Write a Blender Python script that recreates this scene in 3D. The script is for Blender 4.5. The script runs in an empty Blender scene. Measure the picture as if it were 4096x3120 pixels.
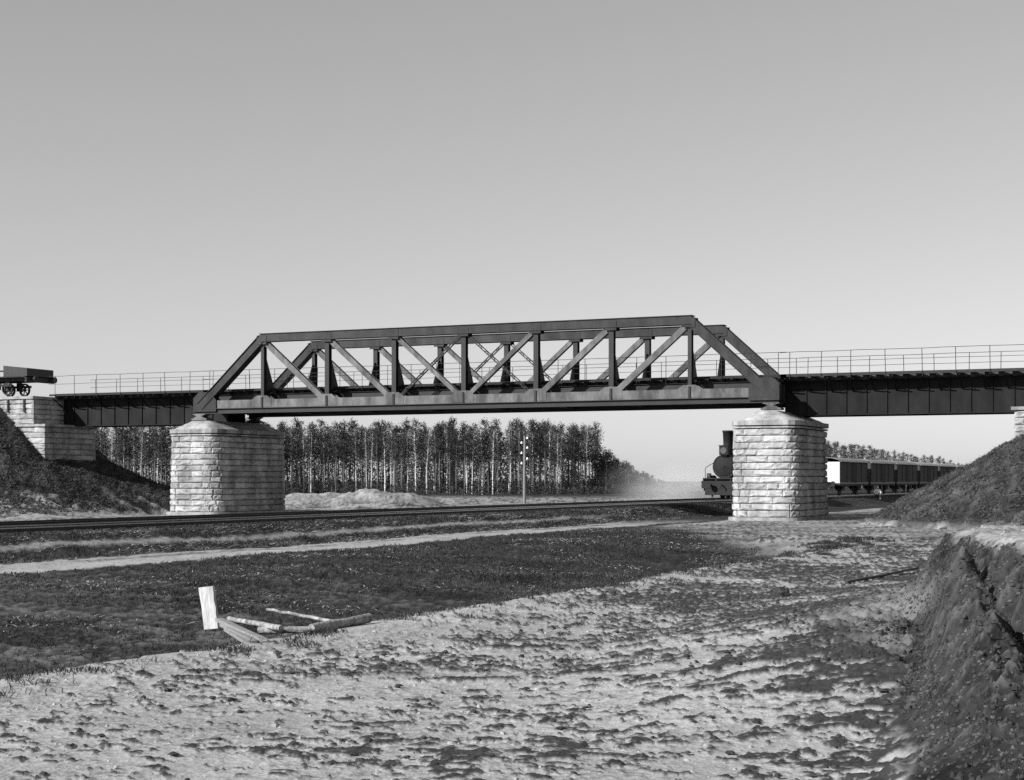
import bpy, bmesh, math, random
import numpy as np
from mathutils import Vector, Matrix
random.seed(7); RNG = np.random.default_rng(11)
R = math.radians
SC = bpy.context.scene
COL = SC.collection

# ------------------------------------------------------------------ camera
# world X runs along the bridge, Y along the railway that passes under it
YAW = 24.1
EYE = 2.0
cam = bpy.data.cameras.new('camera'); camo = bpy.data.objects.new('camera', cam); COL.objects.link(camo)
camo.location = (0, 0, EYE); camo.rotation_euler = (R(90), 0, R(YAW))
cam.sensor_width = 36; cam.lens = 36 * 6520 / 4096; cam.shift_y = 361 / 4096
cam.clip_start = 0.1; cam.clip_end = 20000
SC.camera = camo
SC.render.resolution_x = 1024; SC.render.resolution_y = 780

# ------------------------------------------------------------------ sky and sun (a monochrome plate: everything neutral)
SUN_EL = 29.0
SX, SY = -0.56, -0.83                      # horizontal direction towards the sun
az = math.atan2(SX, SY)                    # clockwise from +Y
w = bpy.data.worlds.new('World'); SC.world = w; w.use_nodes = True
nt = w.node_tree; nt.nodes.clear()
sky = nt.nodes.new('ShaderNodeTexSky'); sky.sky_type = 'NISHITA'; sky.sun_disc = False
sky.sun_elevation = R(SUN_EL); sky.sun_rotation = az
sky.air_density = 1.0; sky.dust_density = 0.7; sky.ozone_density = 1.0; sky.altitude = 150
bw = nt.nodes.new('ShaderNodeRGBToBW')
bg = nt.nodes.new('ShaderNodeBackground'); bg.inputs['Strength'].default_value = 0.147
wo = nt.nodes.new('ShaderNodeOutputWorld')
pw = nt.nodes.new('ShaderNodeMath'); pw.operation = 'POWER'; pw.inputs[1].default_value = 0.75      # flatter tone of the old plate
nt.links.new(sky.outputs[0], bw.inputs[0]); nt.links.new(bw.outputs[0], pw.inputs[0]); nt.links.new(pw.outputs[0], bg.inputs[0]); nt.links.new(bg.outputs[0], wo.inputs[0])
sun = bpy.data.lights.new('sun', 'SUN'); sun.energy = 5.0; sun.angle = R(0.5); sun.color = (1, 1, 1)
suno = bpy.data.objects.new('sun', sun); COL.objects.link(suno)
ce = math.cos(R(SUN_EL)); hn = math.hypot(SX, SY)
sdir = Vector((SX / hn * ce, SY / hn * ce, math.sin(R(SUN_EL))))
suno.rotation_euler = sdir.to_track_quat('Z', 'Y').to_euler()
suno.location = (-60, -40, 80)
SC.view_settings.view_transform = 'Standard'; SC.view_settings.look = 'None'
SC.view_settings.exposure = 0.38; SC.view_settings.gamma = 1.0
SC.view_settings.use_curve_mapping = False
SC.cycles.use_denoising = False
SC.cycles.max_bounces = 6; SC.cycles.volume_bounces = 3

# ------------------------------------------------------------------ helpers
CY, SY_ = math.cos(R(YAW)), math.sin(R(YAW))
def c2w(x, d):                              # camera-ground coordinates (right, ahead) -> world
    return (x * CY - d * SY_, x * SY_ + d * CY)
def at(px, py, d):                          # a sighted point of the survey at distance d
    x = (px - 2048) / 6520 * d
    X, Y = c2w(x, d)
    return Vector((X, Y, EYE - (py - 1921) / 6520 * d))

def mat(name, val, rough=0.85, var=0.25, scale=3.0, bump=0.0, bscale=20.0, metal=0.0, rand=0.0, spec=0.3, stretch=(1, 1, 1), wear=0.0, wscale=.6, wst=(1, 1, .35)):
    m = bpy.data.materials.new(name); m.use_nodes = True
    n = m.node_tree.nodes; l = m.node_tree.links
    p = n['Principled BSDF']; p.inputs['Roughness'].default_value = rough; p.inputs['Metallic'].default_value = metal
    p.inputs['Specular IOR Level'].default_value = spec
    tc = n.new('ShaderNodeTexCoord'); mp = n.new('ShaderNodeMapping'); mp.inputs['Scale'].default_value = stretch
    l.new(tc.outputs['Object'], mp.inputs[0])
    t = n.new('ShaderNodeTexNoise'); t.inputs['Scale'].default_value = scale; t.inputs['Detail'].default_value = 6
    l.new(mp.outputs[0], t.inputs['Vector'])
    r = n.new('ShaderNodeMapRange')
    r.inputs['From Min'].default_value = 0.28; r.inputs['From Max'].default_value = 0.72
    r.inputs['To Min'].default_value = 1 - var; r.inputs['To Max'].default_value = 1 + var
    l.new(t.outputs['Fac'], r.inputs['Value'])
    mu = n.new('ShaderNodeMath'); mu.operation = 'MULTIPLY'; mu.inputs[1].default_value = val
    l.new(r.outputs[0], mu.inputs[0]); last = mu.outputs[0]
    if rand:
        oi = n.new('ShaderNodeObjectInfo'); rr = n.new('ShaderNodeMapRange')
        rr.inputs['To Min'].default_value = 1 - rand; rr.inputs['To Max'].default_value = 1 + rand
        l.new(oi.outputs['Random'], rr.inputs['Value'])
        m2 = n.new('ShaderNodeMath'); m2.operation = 'MULTIPLY'; l.new(last, m2.inputs[0]); l.new(rr.outputs[0], m2.inputs[1]); last = m2.outputs[0]
    if wear:
        ge = n.new('ShaderNodeNewGeometry'); wm = n.new('ShaderNodeMapping'); wm.inputs['Scale'].default_value = wst; l.new(ge.outputs['Position'], wm.inputs[0])
        wn = n.new('ShaderNodeTexNoise'); wn.inputs['Scale'].default_value = wscale; wn.inputs['Detail'].default_value = 7; wn.inputs['Roughness'].default_value = .65; l.new(wm.outputs[0], wn.inputs['Vector'])
        wr = n.new('ShaderNodeMapRange'); wr.inputs['From Min'].default_value = .36; wr.inputs['From Max'].default_value = .62
        wr.inputs['To Min'].default_value = 1 - wear; wr.inputs['To Max'].default_value = 1 + wear*.35; l.new(wn.outputs['Fac'], wr.inputs['Value'])
        m3 = n.new('ShaderNodeMath'); m3.operation = 'MULTIPLY'; l.new(last, m3.inputs[0]); l.new(wr.outputs[0], m3.inputs[1]); last = m3.outputs[0]
    l.new(last, p.inputs['Base Color'])
    if bump:
        t2 = n.new('ShaderNodeTexNoise'); t2.inputs['Scale'].default_value = bscale; t2.inputs['Detail'].default_value = 5
        l.new(mp.outputs[0], t2.inputs['Vector'])
        b = n.new('ShaderNodeBump'); b.inputs['Strength'].default_value = bump; b.inputs['Distance'].default_value = 0.03
        l.new(t2.outputs['Fac'], b.inputs['Height']); l.new(b.outputs[0], p.inputs['Normal'])
    return m

M = {
 'rail_bright': mat('polished_rail', 0.55, 0.28, 0.1, 4, metal=1.0),
 'girder': mat('shaded_girder_iron', 0.011, 0.7, 0.5, 0.9, 0.15, 20, spec=0.2, wear=.6, wscale=1.2),  # dark paint, blackened further to stand for shade under the deck
 'stone': mat('rough_stone', 0.36, 0.9, 0.3, 2.0, 1.0, 4, rand=0.24, wear=.5, wscale=.9),
 'core': mat('mortar', 0.05, 0.95, 0.2, 4),
 'cap': mat('cut_stone', 0.33, 0.85, 0.22, 2.0, 0.5, 6, rand=0.12, wear=.5, wscale=1.2),
 'steel': mat('painted_iron', 0.026, 0.6, 0.3, 1.6, 0.2, 30, spec=0.3, wear=.7, wscale=1.3),
 'steel_dark': mat('dark_iron', 0.019, 0.6, 0.35, 1.2, 0.15, 20, spec=0.35),  # dark iron; doubles as painted shade on the lower chord angles
 'steel_pale': mat('pale_lit_iron', 0.125, 0.6, 0.22, 1.4, 0.2, 30, spec=0.3, wear=.65, wscale=1.5),  # paler iron; carries the sunlit look of the lower chord band
 'rail': mat('rail_steel', 0.04, 0.6, 0.3, 4),
 'timber': mat('tarred_timber', 0.032, 0.9, 0.35, 5, 0.4, 12, rand=0.4, stretch=(1, 6, 6)),
 'oldwood': mat('weathered_timber', 0.22, 0.85, 0.3, 5, 0.3, 15, stretch=(1, 5, 5)),
 'palewood': mat('fresh_board', 0.50, 0.8, 0.25, 4, 0.3, 12, stretch=(8, 8, .8), wear=.3, wscale=5, wst=(2, 2, .5)),
 'log': mat('barked_pole', 0.30, 0.85, 0.45, 9, 0.8, 25, wear=.5, wscale=6, wst=(1, 1, 1)),
 'darkstick': mat('charred_pole', 0.06, 0.9, 0.3, 8),
 'loco': mat('black_engine_paint', 0.012, 0.55, 0.4, 2.0, spec=0.3),
 'loco2': mat('engine_smokebox', 0.013, 0.7, 0.3, 2.5, spec=0.25),
 'lamp': mat('lamp_lens', 0.10, 0.2, 0.05, 3),
 'car': mat('wagon_boards', 0.055, 0.8, 0.3, 2.0, 0.3, 6, rand=0.12, stretch=(6, 6, 0.4)),
 'car_door': mat('wagon_door', 0.030, 0.85, 0.2, 2.0, stretch=(6, 6, 0.4)),
 'car_dark': mat('wagon_underframe', 0.03, 0.8, 0.3, 2.0),
 'car_white': mat('pale_sunlit_boards', 0.60, 0.8, 0.05, 3),  # pale boards, with the sun on the end wall put into the colour
 'roof': mat('wagon_roof', 0.23, 0.7, 0.25, 1.5, rand=0.35),
 'birch': mat('birch_bark', 0.52, 0.85, 0.5, 3.0, stretch=(1, 1, 3), rand=0.3),
 'pine': mat('pine_bark', 0.10, 0.9, 0.4, 4, rand=0.45),
 'crownp': mat('pine_needles', 0.038, 0.9, 0.5, 0.8, rand=0.35),
 'crownb': mat('birch_twigs', 0.085, 0.9, 0.45, 0.9, rand=0.3),
 'bush': mat('scrub_leaves', 0.04, 0.9, 0.5, 0.5, rand=0.3),
 'blade': mat('grass_blades', 0.038, 0.9, 0.75, 0.5),
 'straw': mat('straw_blades', 0.26, 0.9, 0.4, 0.9),
 'clod': mat('turf_clods', 0.04, 0.95, 0.45, 6, 0.6, 40),
 'crumb': mat('dry_soil', 0.085, 0.95, 0.5, 5, 0.6, 40),
 'pebble': mat('pebbles', 0.30, 0.9, 0.4, 9),
 'ballast': mat('ballast', 0.05, 0.95, 0.5, 12),
 'cloth_w': mat('white_linen', 0.7, 0.9, 0.08, 12),
 'cloth_d': mat('dark_wool', 0.04, 0.9, 0.3, 12),
 'skin': mat('skin', 0.34, 0.7, 0.08, 8),
 'hair': mat('hair', 0.03, 0.7, 0.2, 20),
 'porcelain': mat('porcelain', 0.85, 0.25, 0.03, 8, spec=0.6),
 'pole': mat('pole_timber', 0.20, 0.9, 0.3, 6, stretch=(6, 6, .6)),
}

def tag(o, label=None, cat=None, group=None, kind=None):
    if label: o['label'] = label
    if cat: o['category'] = cat
    if group: o['group'] = group
    if kind: o['kind'] = kind
    return o
def empty(name, loc=(0, 0, 0), rz=0.0):
    o = bpy.data.objects.new(name, None); COL.objects.link(o); o.location = loc; o.rotation_euler = (0, 0, rz)
    o.empty_display_size = 0.3
    return o
def meshobj(name, me, parent=None, loc=(0, 0, 0), rot=None, scale=None):
    o = bpy.data.objects.new(name, me); COL.objects.link(o); o.location = loc
    if rot: o.rotation_euler = rot
    if scale: o.scale = scale
    if parent: o.parent = parent
    return o
class MB:
    """collects shapes, builds ONE mesh object"""
    def __init__(s): s.v = []; s.f = []; s.sm = []
    def add(s, vs, fs, smooth=False):
        k = len(s.v); s.v += [tuple(p) for p in vs]; s.f += [tuple(i + k for i in f) for f in fs]; s.sm += [smooth] * len(fs); return s
    def box(s, a, b):
        x0, y0, z0 = a; x1, y1, z1 = b
        return s.add([(x0,y0,z0),(x1,y0,z0),(x1,y1,z0),(x0,y1,z0),(x0,y0,z1),(x1,y0,z1),(x1,y1,z1),(x0,y1,z1)],
              [(0,3,2,1),(4,5,6,7),(0,1,5,4),(1,2,6,5),(2,3,7,6),(3,0,4,7)])
    def beam(s, p, q, w, d, up=(0, 1, 0), off=(0, 0)):
        """box from p to q; d along 'up', w across"""
        p = Vector(p); q = Vector(q); ax = (q - p).normalized(); u = Vector(up); u = (u - ax * u.dot(ax)).normalized(); sd = ax.cross(u)
        o = sd * off[0] + u * off[1]
        vs = [c + o + sd * a * w / 2 + u * b * d / 2 for c in (p, q) for a, b in ((-1,-1),(1,-1),(1,1),(-1,1))]
        return s.add(vs, [(0,1,2,3),(4,7,6,5),(0,4,5,1),(1,5,6,2),(2,6,7,3),(3,7,4,0)])
    def tube(s, pts, rs, n=8, caps=True, smooth=True):
        pts = [Vector(p) for p in pts]
        if not isinstance(rs, (list, tuple)): rs = [rs] * len(pts)
        rings = []; ref = None
        for i, p in enumerate(pts):
            a = (pts[min(i+1, len(pts)-1)] - pts[max(i-1, 0)]).normalized()
            if ref is None:
                ref = Vector((0, 0, 1)) if abs(a.z) < .9 else Vector((1, 0, 0))
            u = (ref - a * ref.dot(a)).normalized(); w_ = a.cross(u)
            rings.append([p + (u * math.cos(2*math.pi*k/n) + w_ * math.sin(2*math.pi*k/n)) * rs[i] for k in range(n)])
        vs = [v for r_ in rings for v in r_]
        fs = [(i*n+k, i*n+(k+1) % n, (i+1)*n+(k+1) % n, (i+1)*n+k) for i in range(len(pts)-1) for k in range(n)]
        s.add(vs, fs, smooth)
        if caps:
            s.add(rings[0], [tuple(reversed(range(n)))]); s.add(rings[-1], [tuple(range(n))])
        return s
    def mesh(s, name, m):
        me = bpy.data.meshes.new(name); me.from_pydata(s.v, [], s.f); me.materials.append(m)
        me.polygons.foreach_set('use_smooth', s.sm); me.update()
        return me
    def build(s, name, m, parent=None, loc=(0, 0, 0), rot=None):
        return meshobj(name, s.mesh(name, m), parent, loc, rot)
def npmesh(name, verts, faces, m, smooth=True):
    """fast mesh of equal-sided faces from arrays"""
    me = bpy.data.meshes.new(name); nv = len(verts); nf, k = faces.shape
    me.vertices.add(nv); me.vertices.foreach_set('co', np.ascontiguousarray(verts, dtype=np.float32).ravel())
    me.loops.add(nf * k); me.loops.foreach_set('vertex_index', np.ascontiguousarray(faces, dtype=np.int32).ravel())
    me.polygons.add(nf); me.polygons.foreach_set('loop_start', np.arange(0, nf * k, k, dtype=np.int32))
    me.polygons.foreach_set('loop_total', np.full(nf, k, dtype=np.int32))
    me.polygons.foreach_set('use_smooth', np.full(nf, smooth, dtype=bool))
    me.materials.append(m); me.update(); me.validate()
    return me
def copy_tree(o, parent=None):
    c = o.copy(); COL.objects.link(c)
    if parent: c.parent = parent
    for ch in list(o.children): copy_tree(ch, c)
    return c

# ------------------------------------------------------------------ noise
PERM = RNG.permutation(256); GR = RNG.uniform(0, 2*np.pi, 256); GX, GY = np.cos(GR), np.sin(GR)
def perlin(x, y):
    x = np.asarray(x, float); y = np.asarray(y, float)
    xi = np.floor(x).astype(int); yi = np.floor(y).astype(int); xf = x - xi; yf = y - yi
    def g(ix, iy, dx, dy):
        h = PERM[(PERM[ix & 255] + iy) & 255]; return GX[h]*dx + GY[h]*dy
    u = xf**3*(xf*(xf*6-15)+10); v = yf**3*(yf*(yf*6-15)+10)
    a = g(xi, yi, xf, yf); b = g(xi+1, yi, xf-1, yf); c = g(xi, yi+1, xf, yf-1); d = g(xi+1, yi+1, xf-1, yf-1)
    return ((a*(1-u)+b*u)*(1-v) + (c*(1-u)+d*u)*v) * 1.4
def fbm(x, y, o=4, gain=0.5):
    s = 0; a = 1.0; t = 0
    for i in range(o):
        s = s + a*perlin(x*2**i + 17.3*i, y*2**i - 9.1*i); t += a; a *= gain
    return s / t
def ss(a, b, x):
    t = np.clip((x - a) / (b - a), 0, 1); return t*t*(3-2*t)

# ------------------------------------------------------------------ ground
RAILZ = 0.66
def seg_dist(x, y, ax, ay, bx, by):
    t = np.clip(((x-ax)*(bx-ax)+(y-ay)*(by-ay))/((bx-ax)**2+(by-ay)**2), 0, 1)
    return np.hypot(x-ax-t*(bx-ax), y-ay-t*(by-ay)), t
def ground(v, u):
    """height, sand share and turf share at world (v, u)"""
    v = np.asarray(v, float); u = np.asarray(u, float)
    cx = v*CY + u*SY_; cd = -v*SY_ + u*CY            # camera-ground coordinates
    dist = np.hypot(v, u)
    n1 = fbm(v*.08, u*.08, 3); n2 = fbm(v*.45+5, u*.45, 3); n3 = fbm(v*1.9, u*1.9+3, 3); n4 = fbm(v*6.3+1, u*6.3, 2); n5 = fbm(v*19, u*19+4, 2)*(1-ss(24, 40, dist))
    z = 0.10*n1*ss(20, 60, dist)
    near = 1 - ss(60, 120, dist)
    # railway formation
    form = np.minimum(ss(-41.5, -39.2, v), 1 - ss(-29.9, -27.2, v + .3*n2))
    z = z*(1-form) + 0.50*form
    # cutting between the cart track and the sand
    edge = -11.1 + .5*fbm(u*.16, v*0+2.2, 3) + .28*n3 + .14*n4
    fade = 1 - ss(44, 54, u + (v+13)*1.9 + 3*n2)
    bank = ss(-20.5, -13, v) * (1 - ss(edge-.45, edge+.05, v)) * fade
    z = z - 0.42*bank
    lip = np.exp(-((v-edge-.5)/.6)**2)*fade
    z = z + 0.05*lip
    # abutment cones
    def ridge(top, x_end, sgn, sl_end, sl_side, u0=79.0, u1=86.0):
        de = np.maximum(0, sgn*(x_end - v)); ds = np.maximum(0, np.maximum(u0-u, u-u1))
        return top - np.hypot(de*sl_end, ds*sl_side)
    rough = .28*n2 + .13*n3
    cr = ridge(6.9, -4.0, 1, .55, .56) + rough*1.2
    cl = np.maximum(ridge(3.6, -67.0, -1, .43, .46, 76.0, 84.0), np.where(u < 80.5, ridge(7.1, -70.1, -1, .95, .75, 78.9, 87), ridge(7.1, -73.6, -1, .95, .75, 78.9, 87))) + rough
    cone = np.maximum(cr, cl); cone = np.maximum(cone, ridge(6.9, -2.6, 1, .55, .56))if False else cone
    incone = ss(0.0, 0.35, cone - z)
    z = np.maximum(z, cone)
    # spoil heaps by the left pier
    hp = 1.0*np.exp(-(((v+62)/5.0)**2+((u-103)/4.5)**2)) + .92*np.exp(-(((v+56)/3.2)**4+((u-104)/4.0)**2)) + .6*np.exp(-(((v+60)/3.5)**2+((u-69)/4.0)**2))
    z = z + hp*(1+.35*n2+.18*n3)
    # dug bank on the right of the foreground
    xf = np.interp(cd, [0, 9, 11, 13.0, 15.2, 16.6, 19, 24, 40], [4.9, 4.1, 4.1, 4.1, 4.25, 4.4, 4.6, 6.8, 12]) + .16*n2 + .10*n3
    dx = cx - xf
    plat = ss(-.75, .75, dx) * ss(12.9, 15.9, cd + .3*n2 + .25*n3) * (1 - ss(20.5, 26, cd))
    sp, t = seg_dist(cx, cd, 4.4, 15.9, 3.1, 9.4)
    spur = (1.25 - .95*t) * np.exp(-(sp/(.36+.3*t)*(1+.35*n3))**2)
    lump = .75*np.exp(-(((cx-4.6)/1.0)**2+((cd-10.6)/1.3)**2)) + .35*ss(2.6, 4.0, cx)*(1-ss(12, 15, cd)) + .7*np.exp(-(((cx-5.0)/.9)**2+((cd-13.8)/1.3)**2)) + .7*np.exp(-(((cx-4.45)/.55)**2+((cd-14.2)/1.1)**2))
    glacis = .5*ss(-4.5, .4, dx)*ss(11, 16, cd)*(1-ss(24, 32, cd))
    bk = np.maximum(np.maximum(plat*1.42, spur), np.maximum(lump, glacis))
    inbank = ss(.28, .55, bk)
    z = z + bk + inbank*(.15*n3+.07*n4+.02*n5)*(1-.8*ss(1.25, 1.4, bk))
    # cover
    sand = ss(edge-.10, edge+.02, v)
    grassy_right = ss(48, 62, u)*(1-np.exp(-((v+22)/3.)**2))*(.8)
    sand = np.where(fade < 1, np.maximum(sand, (1-fade)*ss(-23.8, -23, v)), sand)
    rut = np.maximum(.85*np.exp(-((v+28.55+.3*n1+.12*n3)/.22)**4), 1-ss(1.15, 1.5, np.abs(v+25.45+.5*n1+.35*n2+.15*n3)))
    rut = rut*(1-.7*np.exp(-((v+26.0+.4*n1)/.3)**2)*ss(-.1, .25, n2+.4*n3+.1))
    rut = np.clip(rut, 0, 1)*(1-ss(66, 82, u))
    patch = ss(.02, .22, .6*n2 + .45*n3 + .4*n4)
    beyond = ss(-41.0, -42.2, v)*(0.15+.85*ss(-.2, .12, .5*n2+.5*n3+.4*n4)) * (1-ss(150, 200, u+18*n1))
    dry = (v > -24.2)*(v < edge)*ss(.05, .42, .35*n2 + .45*n3 + .35*n4 + .16*(1-ss(16, 40, u)))*(.30-.20*ss(18, 40, u))
    dry = np.maximum(dry, (v > -29.9)*(v < -27.2)*.38*ss(.08, .4, .4*n2+.4*n3+.35*n4))
    sand = np.maximum(np.maximum(np.maximum(sand, rut), beyond), dry)
    sand = np.maximum(sand, ss(.25, .7, hp)*(.55+.45*patch))
    sand = np.where((v < -27.4) & (v > -41.0), np.maximum(np.maximum(.06*patch, rut), dry), sand)
    sand = sand*(1-incone) + incone*np.clip(.22*ss(-.1, .3, n3*.5+n2*.5) + .75*patch*(1-ss(.7, 1.9, cone+.8*n2))*(v < -40), 0, 1)
    far = np.maximum(ss(95, 150, u)*ss(-28, -20, v), .75*ss(46, 60, u)*ss(-23, -21, v)*(1-ss(-.15, .15, .5*n2+.5*n3)))
    sand = sand*(1-.8*far)
    inb2 = ss(.06, .16, np.maximum(np.maximum(plat*1.42, spur), lump)); sand = sand*(1-np.maximum(inbank, inb2)*(1-.16*ss(.1, .4, .4*n3+.4*n2+.6*n4+.5*n5)))
    topflat = np.maximum(ss(.90, .985, plat), ss(-1.5, -.6, dx)*(1-ss(-.2, .3, dx))*ss(17.2, 18.3, cd)*(1-ss(24, 27, cd))*(.45+.4*patch)); sand = np.maximum(sand, topflat*(1-.3*patch))
    # turf clods on the sand
    ripple = fbm(cx*.55+.3*n2, cd*2.6, 3)
    n35 = fbm(v*3.4+8, u*3.4, 2)
    fl = .16*n2 + .24*n3 + .28*n35 + .34*n4 + .20*n5
    fr = ripple*.55 + .18*n3 + .20*n35 + .26*n4 + .16*n5
    dens = -.012 + .115*ss(-1, 4, cx) + .24*fbm(v*.28+9, u*.28, 2) + .12*fbm(v*.75+3, u*.75, 2) + .10*np.exp(-((cx-2.9-(cd-12)*.16)/.8)**2)*ss(8, 10, cd)*(1-ss(17, 20, cd))
    dens = dens - .12*np.exp(-((cx-1.75)/.6)**2-((cd-12.1)/.7)**2) - .10*np.exp(-((cx+2.2)/1.2)**2-((cd-13.5)/.8)**2) - .12*ss(0, 1.6, 1.9-(v-edge))
    mid = np.exp(-((cx-1.4)/2.6)**2-((cd-17)/5)**2)
    cl_ = fl*(1-mid) + fr*mid + dens
    clod = ss(.07, .15, cl_) * ss(.35, .7, sand)
    clod = clod * (1 - .9*rut) * (1-.9*topflat)
    amp = (.011 + .018*ss(8, 24, dist))*near
    z = z + clod*amp*(1 + 1.2*n4 + .7*n5) + (1-clod)*near*(.020*n3+.012*n4+.003*n5) + mid*near*.04*ripple
    gr = (1-sand)*(1-form)*near
    z = z + gr*(.05*n3+.035*n4)
    z = np.where(dist > 400, z - (dist-400)*.0006, z)
    return z, np.clip(sand, 0, 1), np.clip(clod, 0, 1)
def gz(v, u):
    return float(ground(np.array([v]), np.array([u]))[0][0])

az_f = np.arange(-22.0, 22.001, 0.052)
az_s = np.concatenate([np.arange(24, 60, 2.), np.arange(60, 300.1, 10.), np.arange(302, 338, 2.)])
azs = R(1)*np.concatenate([az_f, az_s])
rows = np.concatenate([np.array([.6, 1.5, 3, 4.5, 6, 7.2]), 1/np.arange(1/8.0, 1/52., -1/5600.), np.arange(52.3, 140, .42), 140*1.03**np.arange(0, 40), 480*1.28**np.arange(0, 15)])
A, D = np.meshgrid(azs, rows)
CXg = np.sin(A)*D; CDg = np.cos(A)*D
Vg = CXg*CY - CDg*SY_; Ug = CXg*SY_ + CDg*CY
Zg, Sg, Cg = ground(Vg, Ug)
nr, na = A.shape
idx = np.arange(nr*na).reshape(nr, na)
q = np.stack([idx[:-1], np.roll(idx, -1, 1)[:-1], np.roll(idx, -1, 1)[1:], idx[1:]], -1).reshape(-1, 4)
gm = bpy.data.materials.new('ground'); gm.use_nodes = True
def ground_material(m):
    n = m.node_tree.nodes; l = m.node_tree.links; p = n['Principled BSDF']; p.inputs['Roughness'].default_value = .95
    p.inputs['Specular IOR Level'].default_value = .15
    at_ = n.new('ShaderNodeAttribute'); at_.attribute_name = 'cover'
    sep = n.new('ShaderNodeSeparateColor'); l.new(at_.outputs['Color'], sep.inputs[0])
    tc = n.new('ShaderNodeTexCoord')
    def noise(scale, det, lo, hi, tmin, tmax, stretch=(1, 1, 1)):
        mp = n.new('ShaderNodeMapping'); mp.inputs['Scale'].default_value = stretch; l.new(tc.outputs['Object'], mp.inputs[0])
        t = n.new('ShaderNodeTexNoise'); t.inputs['Scale'].default_value = scale; t.inputs['Detail'].default_value = det; l.new(mp.outputs[0], t.inputs['Vector'])
        r = n.new('ShaderNodeMapRange'); r.inputs['From Min'].default_value = lo; r.inputs['From Max'].default_value = hi
        r.inputs['To Min'].default_value = tmin; r.inputs['To Max'].default_value = tmax; l.new(t.outputs['Fac'], r.inputs['Value']); return r.outputs[0], t.outputs['Fac']
    def mul(a, b):
        k = n.new('ShaderNodeMath'); k.operation = 'MULTIPLY'; l.new(a, k.inputs[0]); l.new(b, k.inputs[1]); return k.outputs[0]
    def mix(f, a, b):
        k = n.new('ShaderNodeMix'); l.new(f, k.inputs[0]); l.new(a, k.inputs[2]); l.new(b, k.inputs[3]); return k.outputs[0]
    s1, _ = noise(.5, 5, .3, .7, .28, .40); s2, f2 = noise(9, 8, .3, .7, .82, 1.15); sand = mul(s1, s2)
    g1, _ = noise(.45, 6, .32, .68, .008, .034); g2, _ = noise(5, 6, .35, .75, .65, 2.2); grass = mul(g1, g2)
    c1, _ = noise(7, 6, .3, .7, .018, .05)
    d1, _ = noise(11, 9, .50, .60, 1.0, .55); d2, _ = noise(1.3, 4, .40, .60, 0, 1)
    one = n.new('ShaderNodeValue'); one.outputs[0].default_value = 1.0
    sand = mul(sand, mix(d2, one.outputs[0], d1))
    col = mix(sep.outputs[0], grass, sand)
    k = n.new('ShaderNodeMath'); k.operation = 'MULTIPLY'; k.inputs[1].default_value = .97; l.new(sep.outputs[1], k.inputs[0])
    col = mix(k.outputs[0], col, c1)
    l.new(col, p.inputs['Base Color'])
    _, f3 = noise(22, 8, 0, 1, 0, 1)
    b = n.new('ShaderNodeBump'); b.inputs['Strength'].default_value = .55; b.inputs['Distance'].default_value = .03
    l.new(f3, b.inputs['Height']); l.new(b.outputs[0], p.inputs['Normal'])
ground_material(gm)
gme = npmesh('ground', np.stack([Vg.ravel(), Ug.ravel(), Zg.ravel()], -1), q, gm)
ca = gme.attributes.new('cover', 'FLOAT_COLOR', 'POINT')
ca.data.foreach_set('color', np.stack([Sg.ravel(), Cg.ravel(), 0*Sg.ravel(), np.ones(Sg.size)], -1).astype(np.float32).ravel())
tag(meshobj('ground', gme), kind='structure')

# ------------------------------------------------------------------ masonry
def block_mesh(seed):
    rg = random.Random(seed); vs = []; nx, nz = 5, 4
    xs = [-.5, -.36, 0., .36, .5]; zs = [-.5, -.26, .26, .5]
    for j in range(nz):
        for i in range(nx):
            ex = i in (0, nx-1); ez = j in (0, nz-1)
            x = xs[i] + (0 if ex else rg.uniform(-.05, .05)); z = zs[j]*(.97 if ez else 1) + (0 if ez else rg.uniform(-.07, .07))
            y = rg.uniform(-.06, .06) if (ex or ez) else rg.uniform(-.26, -.06)
            vs.append((x, y, z))
    fs = [(j*nx+i, j*nx+i+1, (j+1)*nx+i+1, (j+1)*nx+i) for j in range(nz-1) for i in range(nx-1)]
    ring = [0, 1, 2, 3, 4, 9, 14, 19, 18, 17, 16, 15, 10, 5]; k = len(vs); n = len(ring)
    for r_ in ring: vs.append((vs[r_][0], 1.0, vs[r_][2]))
    m = MB().add(vs, fs, False)
    m.f += [(ring[(i+1) % n], ring[i], k+i, k+(i+1) % n) for i in range(n)]; m.sm += [False]*n
    return m.mesh('stone_block', M['stone'])
BLK = [block_mesh(i) for i in range(10)]
CH = 0.337
def face_blocks(parent, x0, x1, z0, z1, place, skip=None, seed=0, size=(.85, 1.5)):
    """courses of blocks along one wall face; place(x, z, w) -> loc, rotz"""
    rg = random.Random(seed); n = int(round((z1-z0)/CH)); ch = (z1-z0)/n
    for c in range(n):
        xs = [x0]; 
        if c % 2: xs.append(x0+rg.uniform(.3, .5))
        while x1 - xs[-1] > size[1]*1.25: xs.append(xs[-1]+rg.uniform(*size))
        xs.append(x1)
        for a, b in zip(xs[:-1], xs[1:]):
            zc = z0+(c+.5)*ch
            if skip and skip((a+b)/2, zc): continue
            loc, rz = place((a+b)/2, zc)
            o = meshobj('stone_block', BLK[rg.randrange(10)], parent, loc, (0, 0, rz), ((b-a)*.993*rg.choice((1, -1)), .27*rg.uniform(.85, 1.25), ch*.94))
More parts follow.
